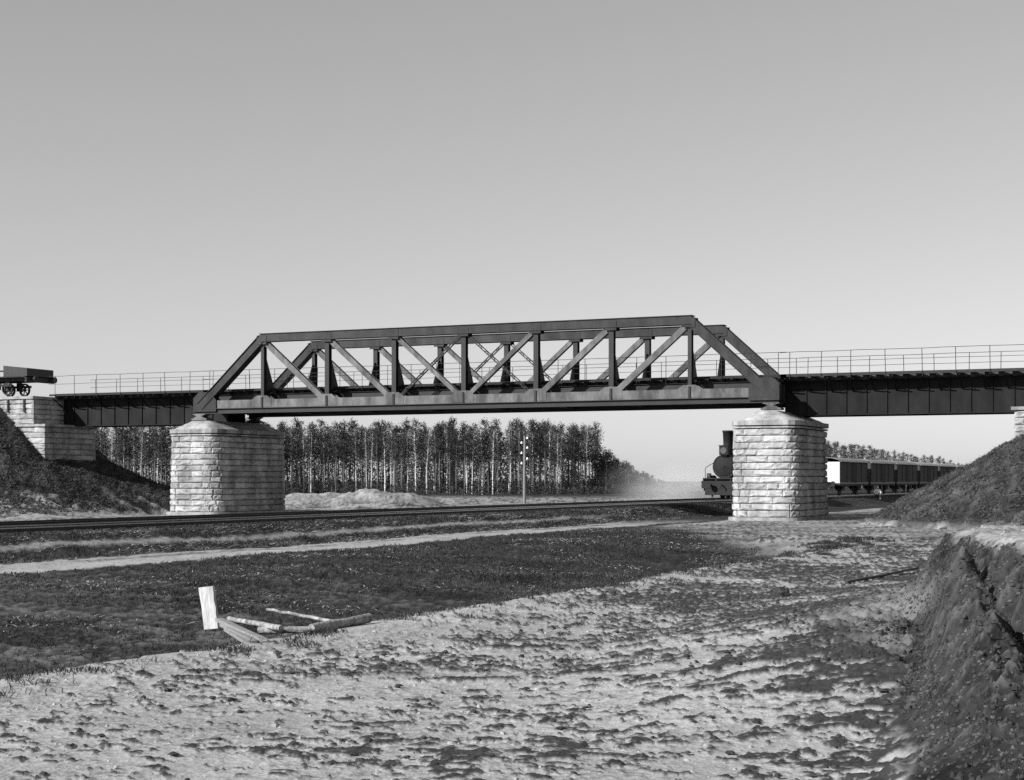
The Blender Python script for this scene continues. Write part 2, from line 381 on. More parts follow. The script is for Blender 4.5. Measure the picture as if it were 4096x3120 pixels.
def stuff_wall(parent, x0, x1, z0, z1, place, seed, name='rear_stonework'):
    rg = random.Random(seed); m = MB(); n = int(round((z1-z0)/CH)); ch = (z1-z0)/n
    for c in range(n):
        xs = [x0+(.35 if c % 2 else 0)]
        while x1-xs[-1] > 1.2: xs.append(xs[-1]+rg.uniform(.6, 1.))
        xs.append(x1)
        if c % 2: xs.insert(0, x0)
        for a, b in zip(xs[:-1], xs[1:]):
            loc, rz = place((a+b)/2, z0+(c+.5)*ch)
            T = Matrix.Translation(loc) @ Matrix.Rotation(rz, 4, 'Z') @ Matrix.Diagonal((((b-a)*.988), .27, ch*.975, 1))
            src = BLK[rg.randrange(10)]
            m.add([T @ v.co for v in src.vertices], [tuple(p.vertices) for p in src.polygons])
    o = m.build(name, M['stone'], parent); o['kind'] = 'stuff'
def outline(hx, hy, r_):
    """rounded rectangle: arc length -> point and outward angle; starts at the middle of the face turned away from the span"""
    segs = []; q = math.pi/2
    segs += [('l', (-hx, 0), (-hx, -hy+r_)), ('a', (-hx+r_, -hy+r_), math.pi, 1.5*math.pi), ('l', (-hx+r_, -hy), (hx-r_, -hy)), ('a', (hx-r_, -hy+r_), 1.5*math.pi, 2*math.pi),
             ('l', (hx, -hy+r_), (hx, hy-r_)), ('a', (hx-r_, hy-r_), 0, q), ('l', (hx-r_, hy), (-hx+r_, hy)), ('a', (-hx+r_, hy-r_), q, 2*q), ('l', (-hx, hy-r_), (-hx, 0))]
    L = [math.dist(g[1], g[2]) if g[0] == 'l' else r_*q for g in segs]; tot = sum(L)
    def at_s(t):
        t = t % tot
        for g, l_ in zip(segs, L):
            if t <= l_:
                if g[0] == 'l':
                    k = t/l_; x = g[1][0]+(g[2][0]-g[1][0])*k; y = g[1][1]+(g[2][1]-g[1][1])*k
                    return (x, y), math.atan2(g[2][1]-g[1][1], g[2][0]-g[1][0])-q
                a = g[2]+(g[3]-g[2])*t/l_; return (g[1][0]+math.cos(a)*r_, g[1][1]+math.sin(a)*r_), a
            t -= l_
        return at_s(0)
    def curved(t):
        t = t % tot
        for g, l_ in zip(segs, L):
            if t <= l_: return g[0] == 'a'
            t -= l_
    return at_s, tot, curved
def ring(hx, hy, r_, n=7):
    pts = []
    for cx_, cy_, a0 in ((-hx+r_, -hy+r_, math.pi), (hx-r_, -hy+r_, 1.5*math.pi), (hx-r_, hy-r_, 0), (-hx+r_, hy-r_, math.pi/2)):
        for k in range(n): a = a0+math.pi/2*k/(n-1); pts.append((cx_+math.cos(a)*r_, cy_+math.sin(a)*r_))
    return pts
def loft(m, rings):
    n = len(rings[0]); vs = [p for r_ in rings for p in r_]
    fs = [(i*n+k, i*n+(k+1) % n, (i+1)*n+(k+1) % n, (i+1)*n+k) for i in range(len(rings)-1) for k in range(n)]+[tuple(reversed(range(n))), tuple((len(rings)-1)*n+k for k in range(n))]
    return m.add(vs, fs)
def pier(name, x0, x1, y0, y1, label, seed, RC):
    P = empty(name, ((x0+x1)/2, (y0+y1)/2, 0)); tag(P, label, 'bridge pier', 'stone piers of the bridge')
    hx, hy = (x1-x0)/2, (y1-y0)/2; zt = 4.55; zb = -.16; rg = random.Random(seed)
    bat = lambda z: .022*(zt-z)
    loft(MB(), [[(x, y, z) for x, y in ring(hx+bat(z)-.07, hy+bat(z)-.07, RC)] for z in (zb-.3, zt)]).build('core', M['core'], P)
    n = int(round((zt-zb)/CH)); ch = (zt-zb)/n; back = MB(); at_s, tot, curved = outline(hx, hy, RC)
    lenA = 0
    for c in range(n):
        z = zb+(c+.5)*ch; t = rg.uniform(0, .6); t0 = t; b_ = bat(z)
        while t < t0+tot-.05:
            w_ = rg.uniform(.42, .6) if curved(t+.25) else rg.uniform(.6, 1.25)
            if t+w_ > t0+tot-.35: w_ = t0+tot-t
            (xa, ya), a = at_s(t+w_/2)
            (pa, _), (pb, _) = at_s(t), at_s(t+w_)
            chord = math.dist(pa, pb); mx, my = (pa[0]+pb[0])/2, (pa[1]+pb[1])/2
            if curved(t+w_/2): mx, my = (mx+xa)/2, (my+ya)/2
            ang = math.atan2(pb[1]-pa[1], pb[0]-pa[0]); nx_, ny_ = math.sin(ang), -math.cos(ang)
            loc = (mx+nx_*b_, my+ny_*b_, z); sc = (chord*1.0*rg.choice((1, -1)), .27*rg.uniform(.8, 1.35), ch*.925)
            me = BLK[rg.randrange(10)]
            seen = -ny_ > .1 or nx_ > .1
            if seen: meshobj('stone_block', me, P, loc, (0, 0, ang), sc)
            else:
                T = Matrix.Translation(loc) @ Matrix.Rotation(ang, 4, 'Z') @ Matrix.Diagonal((*sc, 1))
                back.add([T @ v.co for v in me.vertices], [tuple(p.vertices) for p in me.polygons])
            t += w_
    o = back.build('rear_stonework', M['stone'], P); o['kind'] = 'stuff'
    loft(MB(), [[(x, y, z) for x, y in ring(hx+.25, hy+.25, RC)] for z in (-.6, .17)]).build('plinth', M['cap'], P)
    def band(nm, ov, za, zc, cut):
        r2 = ring(hx+ov, hy+ov, RC+ov*.6, 5); m_ = len(r2); inn = ring(hx-.45, hy-.45, max(.2, RC-.4), 5)
        k = 0
        while k < m_:
            step = 1 if (k % 5) != 4 else 1
            a, b = r2[k], r2[(k+1) % m_]; c_, d_ = inn[k], inn[(k+1) % m_]; L = math.dist(a, b); ns = max(1, int(round(L/cut)))
            for q in range(ns):
                f0, f1 = q/ns+.004, (q+1)/ns-.004
                lp = lambda p, r_, f: (p[0]+(r_[0]-p[0])*f, p[1]+(r_[1]-p[1])*f)
                A, B, C_, D_ = lp(a, b, f0), lp(a, b, f1), lp(c_, d_, f1), lp(c_, d_, f0); dz = rg.uniform(-.006, .006)
                MB().add([(*A, za), (*B, za), (*C_, za), (*D_, za), (*A, zc+dz), (*B, zc+dz), (*C_, zc+dz), (*D_, zc+dz)], [(0,3,2,1),(4,5,6,7),(0,1,5,4),(1,2,6,5),(2,3,7,6),(3,0,4,7)]).build(nm, M['cap'], P)
            k += 1
    band('string_course', .09, zt+.03, zt+.11, 1.1)
    band('cornice_stone', .13, zt+.17, zt+.40, .95)
    loft(MB(), [[(x, y, z) for x, y in ring(hx-.2, hy-.2, RC)] for z in (zt-.1, zt+.39)]).build('fill', M['core'], P)
    z0 = zt+.405
    for za, zc, ia, ib in ((z0, z0+.17, .06, .40), (z0+.173, z0+.34, .46, .80), (z0+.343, z0+.50, .86, 1.15)):
        ia = min(ia, hx-.5); ib = min(ib, hx-.35)
        loft(MB(), [[(x, y, z) for x, y in ring(hx-i_, hy-i_*.62, max(.25, RC-i_*.5))] for z, i_ in ((za, ia), (zc, ib))]).build('capstone', M['cap'], P)
    return P
YT = 79.35; WT = 5.6                       # near truss plane, width between trusses
XL, XR = -55.3, -21.3                      # truss bearings
pier('bridge_pier', -57.05, -53.5, 78.35, 85.9, 'pale stone pier beside the dark grassy cone, railway tracks passing in front', 100, .8)
pier('bridge_pier', -23.15, -19.8, 78.35, 85.2, 'pale stone pier that hides the side of the locomotive', 200, .8)

def abutment(sgn, xf, label, seed):
    """xf: face towards the span; body runs away from it (sgn = direction of body)"""
    P = empty('bridge_abutment', (xf, 82, 0)); tag(P, label, 'abutment', 'stone abutments of the bridge')
    y0, y1 = 78.5-82, (83.3 if sgn < 0 else 85.6)-82; L = 6.0
    X = lambda a: sgn*a
    lo, hi = sorted((X(.06), X(L))); MB().box((lo, y0+.06, -.3), (hi, y1-.06, 5.25)).build('core', M['core'], P)
    lo, hi = sorted((X(.9), X(L))); MB().box((lo, y0+.065, 5.2), (hi, y1-.065, 7.0)).build('back_wall', M['core'], P)
    # near face blocks, only those above the earth
    x0, x1 = sorted((X(0), X(L)))
    face_blocks(P, x0, x1, 2.2, 5.25, lambda x, z: ((x, y0, z), 0), seed=seed)
    x0, x1 = sorted((X(.84), X(L)))
    face_blocks(P, x0, x1, 5.42, 6.94, lambda x, z: ((x, y0, z), 0), seed=seed+1)
    rz = R(90) if sgn < 0 else R(-90)
    face_blocks(P, y0+.26, y1-.26, 2.2, 5.25, lambda x, z: ((0, x, z), rz), seed=seed+2)
    face_blocks(P, y0+.26, y1-.26, 5.42, 6.94, lambda x, z: ((X(.84), x, z), rz), seed=seed+3)
    stuff_wall(P, min(X(0), X(L)), max(X(0), X(L)), 2.2, 5.25, lambda x, z: ((x, y1, z), R(180)), seed+4)
    lo, hi = sorted((X(-.14), X(L))); MB().box((lo, y0-.14, 5.26), (hi, y1+.14, 5.41)).build('bearing_shelf', M['cap'], P)
    lo, hi = sorted((X(.78), X(L))); MB().box((lo, y0-.12, 6.95), (hi, y1+.12, 7.12)).build('coping', M['cap'], P)
    for a in (1.5, 2.75):
        MB().box((X(a)-.06, y0-.13, 6.15), (X(a)+.06, y0-.06, 6.93)).build('dark_bar', M['steel_dark'], P)  # dark upright bars on the near face
    return P
abutment(-1, -66.1, 'stone abutment of the bridge end where the flat wagon stands', 300)
abutment(1, -9.6, 'stone abutment above the tall earth cone beyond the train', 400)

# ------------------------------------------------------------------ bridge spans
DECK = 7.36
def deck(P, x0, x1, seed, cut=0.0):
    """timber deck with rails, walkways and handrails over local x0..x1; y local 0 = near truss plane"""
    rg = random.Random(seed); c = WT/2
    sl = MB().box((-.11, -1.62, -.24), (.11, 1.62, 0)).mesh('sleeper', M['timber'])
    n = int((x1-x0)/.62)
    for i in range(n):
        meshobj('sleeper', sl, P, (x0+.3+(x1-x0-.6)*i/(n-1), c+rg.uniform(-.03, .03), DECK-.13+rg.uniform(-.008, .008)))
    for s in (-1, 1):
        MB().beam((x0, c+s*.79, DECK-.055), (x1, c+s*.79, DECK-.055), .11, .14, up=(0, 0, 1)).build('rail', M['rail'], P)
        MB().beam((x0, c+s*1.25, DECK-.06), (x1, c+s*1.25, DECK-.06), .18, .12, up=(0, 0, 1)).build('guard_timber', M['timber'], P)
        for k in range(3):
            y = c+s*(1.45+.165*k)
            MB().box((x0+.01, y-.075, DECK-.126), (x1-.01, y+.075, DECK-.08)).build('walkway_plank', M['timber'], P)
        ys = c+s*1.93
        MB().box((x0+.01, ys-.03, DECK-.18), (x1-.01, ys+.03, DECK-.06)).build('fascia_board', M['timber'], P)
        hm = MB().tube([(0, 0, -.3), (0, 0, 1.05)], .017, 6).mesh('handrail_post', M['steel_dark'])
        np_ = int((x1-x0)/1.42)
        for i in range(np_):
            x = x0+.4+(x1-x0-.8)*i/(np_-1)+rg.uniform(-.12, .12)
            o = meshobj('handrail_post', hm, P, (x, ys-s*.055+s*.12, DECK), (rg.uniform(-.02, .02), rg.uniform(-.03, .03), 0))
        for h, r_ in ((1.05, .014), (.56, .012)):
            pts = [(x0+(x1-x0)*i/12, ys+s*.065+rg.uniform(-.01, .01), DECK+h+rg.uniform(-.015, .015)) for i in range(13)]
            MB().tube(pts, r_, 5).build('handrail', M['steel_dark'], P)

def girder_span(x0, x1, label, seed, depth=1.62):
    P = empty('plate_girder_span', (x0, YT, 0)); tag(P, label, 'girder span', 'plate girder approach spans')
    L = x1-x0; zb = DECK-.37-depth; zt = DECK-.37
    for s in (1.9, 3.7):
        MB().box((0, s-.012, zb), (L, s+.012, zt)).build('web_plate', M['girder'], P)
        MB().box((0, s-.17, zt), (L, s+.17, zt+.035)).build('top_flange', M['girder'], P)
        MB().box((0, s-.17, zb-.04), (L, s+.17, zb)).build('bottom_flange', M['girder'], P)
        for sd in (-1, 1):
            MB().box((0, s+sd*.012 if sd > 0 else s-.09, zb+.001), (L, s+.09 if sd > 0 else s-.012, zb+.016)).build('flange_angle', M['girder'], P)
        n = 13
        for i in range(n):
            x = .08+(L-.16)*i/(n-1)
            for sd in (-1, 1):
                MB().box((x-.03, s+sd*.013 if sd > 0 else s-.075, zb+.017), (x+.03, s+.075 if sd > 0 else s-.013, zt-.002)).build('stiffener', M['girder'], P)
        for x in (.45, L-.45):
            MB().box((x-.3, s-.25, zb-.16), (x+.3, s+.25, zb-.042)).box((x-.4, s-.32, zb-.42), (x+.4, s+.32, zb-.161)).build('bearing', M['girder'], P)
    for i in range(6):
        x = .3+(L-.6)*i/5
        MB().beam((x, 1.93, zb+.1), (x, 3.67, zt-.1), .08, .08).beam((x+.1, 3.67, zb+.1), (x+.1, 1.93, zt-.1), .08, .08).build('cross_brace', M['girder'], P)
    for i in range(12):
        x = .3+(L-.6)*i/11
        for a, b in ((1.88, .78), (3.72, 4.82)):
            MB().beam((x, a, zt-.55), (x, b, zt+.10), .06, .06, up=(1, 0, 0)).build('walkway_bracket', M['girder'], P)
    deck(P, 0.02, L-.02, seed)
    return P
girder_span(-67.2, -54.75, 'dark plate girder span ending on the abutment beside the flat wagon', 5)
girder_span(-21.15, -8.85, 'dark plate girder span reaching over the earth cone beyond the train', 6, depth=1.70)

def truss_span():
    P = empty('truss_span', (XL, YT, 0)); tag(P, 'riveted iron through truss span with sloping end posts between the two stone piers', 'bridge truss')
    L = XR-XL; p = L/8; zb, zt = 5.86, 10.38; zc = zt-.27
    for s, inn in ((0, 1), (WT, -1)):
        # lower chord: two webs with flanges
        MB().box((-.35, s-.19, zb+.30), (L+.35, s-.165, zb+.76)).build('lower_chord_web', M['steel_pale'], P)
        MB().box((-.35, s+.165, zb+.30), (L+.35, s+.19, zb+.76)).build('lower_chord_web', M['steel_pale'], P)
        MB().box((-.35, s-.27, zb+.265), (L+.35, s+.27, zb+.298)).build('chord_shade_plate', M['steel_dark'], P)  # overhanging plate added to shade the angles below
        MB().box((-.35, s-.15, zb), (L+.35, s-.05, zb+.264)).box((-.35, s+.05, zb), (L+.35, s+.15, zb+.264)).build('lower_chord_angle', M['steel_dark'], P)  # dark colour stands for shade beneath the plate
        # upper chord: cover plate over two webs
        MB().box((p-.15, s-.30, zt-.03), (L-p+.15, s+.30, zt)).build('upper_chord_cover', M['steel'], P)
        for d in (-.24, .215):
            MB().box((p-.1, s+d, zt-.45), (L-p+.1, s+d+.025, zt-.031)).build('upper_chord_web', M['steel'], P)
        for d in (-.30, .16):
            MB().box((p-.1, s+d, zt-.475), (L-p+.1, s+d+.14, zt-.451)).build('upper_chord_angle', M['steel_dark'], P)
        # end posts
        for a, b in (((.02, zb+.42), (p, zc)), ((L-.02, zb+.42), (L-p, zc))):
            A, B = Vector((a[0], s, a[1])), Vector((b[0], s, b[1]))
            sg = 1 if b[0] > a[0] else -1
            m = MB(); m.beam(A, B, .44, .02, off=(0, -.225)).beam(A, B, .44, .02, off=(0, .225)); m.build('end_post', M['steel'], P)
            MB().beam(A, B, .025, .60, off=(-.232*sg, 0)).build('end_post_cover', M['steel'], P)
            MB().beam(A, B, .02, .16, off=(.23*sg, -.225)).beam(A, B, .02, .16, off=(.23*sg, .225)).build('end_post_angle', M['steel_dark'], P)
        # verticals (H section) with knee bracket on the inside
        for k in range(1, 8):
            x = k*p
            w_ = .20 if k in (1, 7) else .27
            MB().box((x-w_/2, s-.16, zb+.16), (x+w_/2, s-.145, zt-.06)).box((x-w_/2, s+.145, zb+.16), (x+w_/2, s+.16, zt-.06)).box((x-.012, s-.144, zb+.16), (x+.012, s+.144, zt-.06)).build('vertical_post', M['steel_dark'], P)
            # batten standing proud on the chord
            MB().box((x-.055, s-.262, zb+.30), (x+.055, s-.206, zb+.9)).build('chord_stiffener', M['steel_dark'], P)
            y0 = s+inn*.16
            MB().add([(x-.012, y0, zb+1.3), (x-.012, y0+inn*1.0, zb+1.3), (x-.012, y0+inn*.12, zb+3.1), (x-.012, y0, zb+3.1),
                      (x+.012, y0, zb+1.3), (x+.012, y0+inn*1.0, zb+1.3), (x+.012, y0+inn*.12, zb+3.1), (x+.012, y0, zb+3.1)],
                     [(0,1,2,3),(4,7,6,5),(0,4,5,1),(1,5,6,2),(2,6,7,3),(3,7,4,0)]).build('knee_bracket', M['steel_dark'], P)
            # gusset plates
            for d in (-.205, .191):
                MB().add([(x-.62, s+d, zb+.35), (x+.62, s+d, zb+.35), (x+.62, s+d, zb+.78), (x+.32, s+d, zb+.98), (x-.32, s+d, zb+.98), (x-.62, s+d, zb+.78),
                          (x-.62, s+d+.014, zb+.35), (x+.62, s+d+.014, zb+.35), (x+.62, s+d+.014, zb+.78), (x+.32, s+d+.014, zb+.98), (x-.32, s+d+.014, zb+.98), (x-.62, s+d+.014, zb+.78)],
                         [(0,1,2,3,4,5),(11,10,9,8,7,6)]+[(i, (i+1) % 6, 6+(i+1) % 6, 6+i) for i in range(6)]).build('gusset', M['steel_pale'], P)
            for d in (-.262, .247):
                MB().box((x-.32, s+d, zt-.62), (x+.32, s+d+.013, zt-.12)).build('gusset', M['steel'], P)
        # diagonals
        dg = [(1, 2, .31, 0), (2, 3, .30, 0), (3, 4, .24, 0), (5, 4, .24, 0), (6, 5, .30, 0), (7, 6, .31, 0)]
        for a, b, w_, _ in dg:
            A, B = Vector((a*p, s, zc-.1)), Vector((b*p, s, zb+.5))
            MB().beam(A, B, w_, .016, off=(0, -.125)).beam(A, B, w_, .016, off=(0, .125)).beam(A, B, .014, .232).build('diagonal', M['steel_pale'], P)
        for a, b in ((4, 3), (4, 5)):
            A, B = Vector((a*p, s, zc-.1)), Vector((b*p, s, zb+.5)); m = MB(); n = 22
            for o in (-.06, .06):
                m.beam(A, B, .022, .05, off=(o, -.05)); m.beam(A, B, .022, .05, off=(o, .05))
            m.build('counter_brace', M['steel_dark'], P)
            ax = (B-A)/n; sd = ax.cross(Vector((0, 1, 0))).normalized(); m = MB()
            for i in range(n):
                q0 = A+ax*i; q1 = q0+ax; e = .06 if i % 2 else -.06
                m.beam(q0+sd*e+Vector((0, -.08, 0)), q1-sd*e+Vector((0, -.08, 0)), .045, .012)
            m.build('lacing', M['steel_dark'], P)
        # shoes
        for x in (0, L):
            for d in (-.262, .195):
                sg = 1 if x == 0 else -1
                q_ = [(x-sg*.42, zb+.12), (x+sg*1.15, zb+.12), (x+sg*1.15, zb+.80), (x+sg*.75, zb+1.25), (x-sg*.05, zb+1.25), (x-sg*.42, zb+.9)]
                MB().add([(a, s+d, b) for a, b in q_]+[(a, s+d+.014, b) for a, b in q_], [(0,1,2,3,4,5),(11,10,9,8,7,6)]+[(i, (i+1) % 6, 6+(i+1) % 6, 6+i) for i in range(6)]).build('end_gusset', M['steel'], P)
            m = MB(); zb2 = zb-.003
            for w0, w1, za, zc_ in ((.42, .42, zb2-.05, zb2), (.34, .16, zb2-.14, zb2-.051), (.16, .42, zb2-.26, zb2-.141), (.52, .52, zb2-.36, zb2-.261)):
                m.add([(x-w1, s-.3, za), (x+w1, s-.3, za), (x+w1, s+.3, za), (x-w1, s+.3, za), (x-w0, s-.3, zc_), (x+w0, s-.3, zc_), (x+w0, s+.3, zc_), (x-w0, s+.3, zc_)],
                      [(0,3,2,1),(4,5,6,7),(0,1,5,4),(1,2,6,5),(2,3,7,6),(3,0,4,7)])
            m.build('bearing_shoe', M['steel_pale'], P)
    # floor
    for k in range(9):
        x = min(max(k*p, .15), L-.15)
        m = MB().box((x-.01, .2, 6.02), (x+.01, WT-.2, DECK-.40)).box((x-.14, .2, 6.0), (x+.14, WT-.2, 6.019)).box((x-.14, .2, DECK-.399), (x+.14, WT-.2, DECK-.381)); m.build('floor_beam', M['steel_dark'], P)
        for s, inn in ((0, 1), (WT, -1)):
            MB().beam((x+.03, s+inn*.2, zb+1.0), (x+.03, s+inn*1.0, DECK-.3), .08, .06, up=(1, 0, 0)).build('walkway_bracket', M['steel_dark'], P)
    for s in (1.05, 1.9, 3.7, 4.55):
        MB().box((.2, s-.01, DECK-1.14), (L-.2, s+.01, DECK-.38)).box((.2, s-.11, DECK-.379), (L-.2, s+.11, DECK-.365)).box((.2, s-.11, DECK-1.155), (L-.2, s+.11, DECK-1.141)).build('stringer', M['steel_dark'], P)
    deck(P, -.5, L+.5-.0, 9)
    return P
truss_span()

# ------------------------------------------------------------------ railway under the bridge
def track(xc, label, seed, rm='rail'):
    rg = random.Random(seed)
    P = empty('railway_track', (xc, 0, .48)); tag(P, label, 'railway track', 'tracks passing under the bridge')
    for s in (-.762, .762):
        m = MB()
        m.box((s-.055, -12, .05), (s+.055, 700, .068)).box((s-.011, -12, .069), (s+.011, 700, .146))
        r_ = m.build('rail', M['rail'], P)
        MB().box((s-.034, -12, .147), (s+.034, 700, .18)).build('railhead', M[rm], r_)
    sl = MB().box((-1.3, -.12, -.10), (1.3, .12, .047)).mesh('sleeper', M['timber'])
    y = 18.0; k = 0
    while y < 190 and k < 240:
        meshobj('sleeper', sl, P, (rg.uniform(-.05, .05), y, rg.uniform(-.012, .004)), (0, 0, rg.uniform(-.015, .015))); y += .76; k += 1
    return P
track(-36.15, 'railway track farther from the cart path, empty', 1)
track(-32.4, 'railway track beside the cart path, carrying the steam train', 2, 'rail_bright')

# ballast stones
def scatter(name, mname, n, region, size, seed, sq=.6, parent_kind='stuff', test=None):
    rg = np.random.default_rng(seed)
    v = rg.uniform(region[0], region[1], n); u = rg.uniform(region[2], region[3], n)
    z, sa, cl = ground(v, u)
    if test is not None:
        k = test(v, u, z, sa, cl, rg); v, u, z = v[k], u[k], z[k]
    n = len(v)
    base = np.array([(1,0,-.3),(.3,.95,-.3),(-.8,.6,-.3),(-.8,-.6,-.3),(.3,-.95,-.3),(.45,.25,.75),(-.35,.35,.8),(-.1,-.45,.7)])
    fs = np.array([(0,1,5),(1,6,5),(1,2,6),(2,3,6),(3,7,6),(3,4,7),(4,0,5),(4,5,7),(5,6,7)])
    s = rg.uniform(size[0], size[1], (n, 1, 1)) * rg.uniform(.7, 1.3, (n, 1, 3)); s[..., 2] *= sq
    b = base[None]*s*(1+rg.uniform(-.22, .22, (n, 8, 3)))
    a = rg.uniform(0, 6.28, n); c_, s_ = np.cos(a)[:, None], np.sin(a)[:, None]
    x = b[..., 0]*c_-b[..., 1]*s_+v[:, None]; y = b[..., 0]*s_+b[..., 1]*c_+u[:, None]; zz = b[..., 2]+z[:, None]
    V = np.stack([x, y, zz], -1).reshape(-1, 3); F = (fs[None]+(np.arange(n)*8)[:, None, None]).reshape(-1, 3)
    return meshobj(name, npmesh(name, V, F, M[mname], smooth=False))
o = scatter('track_ballast', 'ballast', 14000, (-38.6, -30.2, 30, 115), (.04, .09), 3)
tag(o, 'dark stone ballast under the railway tracks', 'ballast', kind='stuff')
o = scatter('turf_clods', 'clod', 70000, (-11, 14, 4, 48), (.012, .045), 4, .42, test=lambda v, u, z, sa, cl, rg: (cl > .45) & (rg.uniform(0, 1, len(v)) < .55))
tag(o, 'dark turf clods littering the sand', 'clods', kind='stuff')
o = scatter('sand_lumps', 'pebble', 26000, (-11, 14, 4, 48), (.01, .032), 8, .6, test=lambda v, u, z, sa, cl, rg: (cl < .3) & (sa > .6) & (rg.uniform(0, 1, len(v)) < .5))
tag(o, 'small lumps of dry sand scattered over the open ground', 'sand lumps', kind='stuff')

o = scatter('bank_clods', 'clod', 90000, (-6, 10, 5, 26), (.006, .03), 14, .8, test=lambda v, u, z, sa, cl, rg: (z > .14) & (sa < .5) & (rg.uniform(0, 1, len(v)) < .8))
tag(o, 'crumbled dark earth clods on the dug bank', 'clods', kind='stuff')
o = scatter('bank_crumbs', 'crumb', 70000, (-6, 10, 5, 26), (.005, .026), 34, .7, test=lambda v, u, z, sa, cl, rg: (z > .14) & (sa < .5) & (fbm(v*1.6, u*1.6, 3)+rg.uniform(-.2, .2, len(v)) > 0))
tag(o, 'paler crumbled soil on the dug bank', 'soil crumbs', kind='stuff')
o = scatter('slope_clods', 'ballast', 40000, (-17, 6, 55, 80), (.02, .10), 15, .7, test=lambda v, u, z, sa, cl, rg: (z > .25) & (fbm(v*.9, u*.9, 3) > .0))
tag(o, 'dark clods on the slope of the earth cone beyond the train', 'clods', kind='stuff')
o = scatter('slope_clods', 'ballast', 36000, (-76, -57, 62, 86), (.02, .11), 16, .7, test=lambda v, u, z, sa, cl, rg: (z > .25) & (fbm(v*.9, u*.9, 3) > .0))
tag(o, 'dark clods on the earth cone below the flat wagon', 'clods', kind='stuff')
# grass
def blades(name, mname, n, region, h, seed, test, width=.0032):
    flat = .32 if mname == 'straw' else .75
    rg = np.random.default_rng(seed)
    v = rg.uniform(region[0], region[1], n); u = rg.uniform(region[2], region[3], n)
    z, sa, cl = ground(v, u); k = test(v, u, z, sa, cl, rg); v, u, z = v[k], u[k], z[k]; n = len(v)
    a = rg.uniform(0, 6.28, n); H = rg.uniform(h[0], h[1], n); ln = rg.uniform(.4, 1.8, n)*H*(3.0 if mname == 'straw' else 1); la = rg.uniform(0, 6.28, n)
    dist = np.hypot(v, u); wd = width*(1+dist*.05)*rg.uniform(.6, 1.3, n)*(1.7 if mname == 'straw' else 1)
    dx, dy = np.cos(a)*wd, np.sin(a)*wd
    lx, ly = np.cos(la)*ln, np.sin(la)*ln
    p0 = np.stack([v-dx, u-dy, z-.02], -1); p1 = np.stack([v+dx, u+dy, z-.02], -1)
    p2 = np.stack([v+lx*.4+dx*.7, u+ly*.4+dy*.7, z+H*.6*flat], -1); p3 = np.stack([v+lx*.4-dx*.7, u+ly*.4-dy*.7, z+H*.6*flat], -1)
    p4 = np.stack([v+lx, u+ly, z+H*.85*flat], -1)
    V = np.stack([p0, p1, p2, p3, p4], 1).reshape(-1, 3); o5 = (np.arange(n)*5)[:, None]
    F = np.concatenate([o5+np.array([[0, 1, 2]]), o5+np.array([[0, 2, 3]]), o5+np.array([[3, 2, 4]])], 0)
    return meshobj(name, npmesh(name, V, F, M[mname], smooth=False))
bank_t = lambda v, u, z, sa, cl, rg: (sa < .35) & (fbm(v*.3+7, u*.3, 3)+.5*fbm(v*1.5, u*1.5+7, 2) + rg.uniform(-.3, .3, len(v)) > -.05)
o = blades('bank_grass', 'blade', 150000, (-24.6, -10.8, 8, 62), (.03, .10), 21, bank_t); tag(o, 'short dark grass on the ditch bank below the cart track', 'grass', kind='stuff')
o = blades('bank_straw', 'straw', 45000, (-24.6, -10.8, 8, 62), (.03, .09), 22, lambda v, u, z, sa, cl, rg: (sa < .35) & (fbm(v*.33, u*.33, 3) + rg.uniform(-.15, .15, len(v)) > .13)); tag(o, 'pale dry straw lying in the ditch bank grass', 'dry grass', kind='stuff')
o = blades('edge_tufts', 'blade', 90000, (-12.6, -9.9, 8, 56), (.04, .13), 41, lambda v, u, z, sa, cl, rg: (fbm(v*1.3+4, u*1.3, 3)+rg.uniform(-.12, .12, len(v)) > .12+.25*np.maximum(0, v+10.9))); tag(o, 'ragged grass tufts along the lip of the sand', 'grass', kind='stuff')
o = blades('embankment_grass', 'blade', 70000, (-30.8, -27, 20, 100), (.05, .15), 23, bank_t); tag(o, 'dark grass on the slope of the railway embankment', 'grass', kind='stuff')
o = blades('embankment_straw', 'straw', 30000, (-30.3, -26.9, 20, 90), (.05, .17), 24, lambda v, u, z, sa, cl, rg: (sa < .4) & (fbm(v*.6, u*.3, 3) + rg.uniform(-.3, .3, len(v)) > .05)); tag(o, 'pale dry weeds along the foot of the railway embankment', 'dry grass', kind='stuff')
o = blades('cone_grass', 'blade', 60000, (-76, -57, 62, 92), (.08, .25), 25, lambda v, u, z, sa, cl, rg: (sa < .5) & (z > .3)); tag(o, 'rough grass on the earth cone below the flat wagon', 'grass', kind='stuff')
o = blades('spoil_grass', 'blade', 50000, (-17, 4, 58, 82), (.06, .2), 26, lambda v, u, z, sa, cl, rg: (sa < .5) & (z > .2)); tag(o, 'rough grass on the earth cone beyond the train', 'grass', kind='stuff')
o = blades('dug_bank_grass', 'blade', 120000, (-5, 9, 5, 28), (.015, .05), 27, lambda v, u, z, sa, cl, rg: (sa < .45) & (z > .25), .0025); tag(o, 'short turf on the dug earth bank', 'grass', kind='stuff')

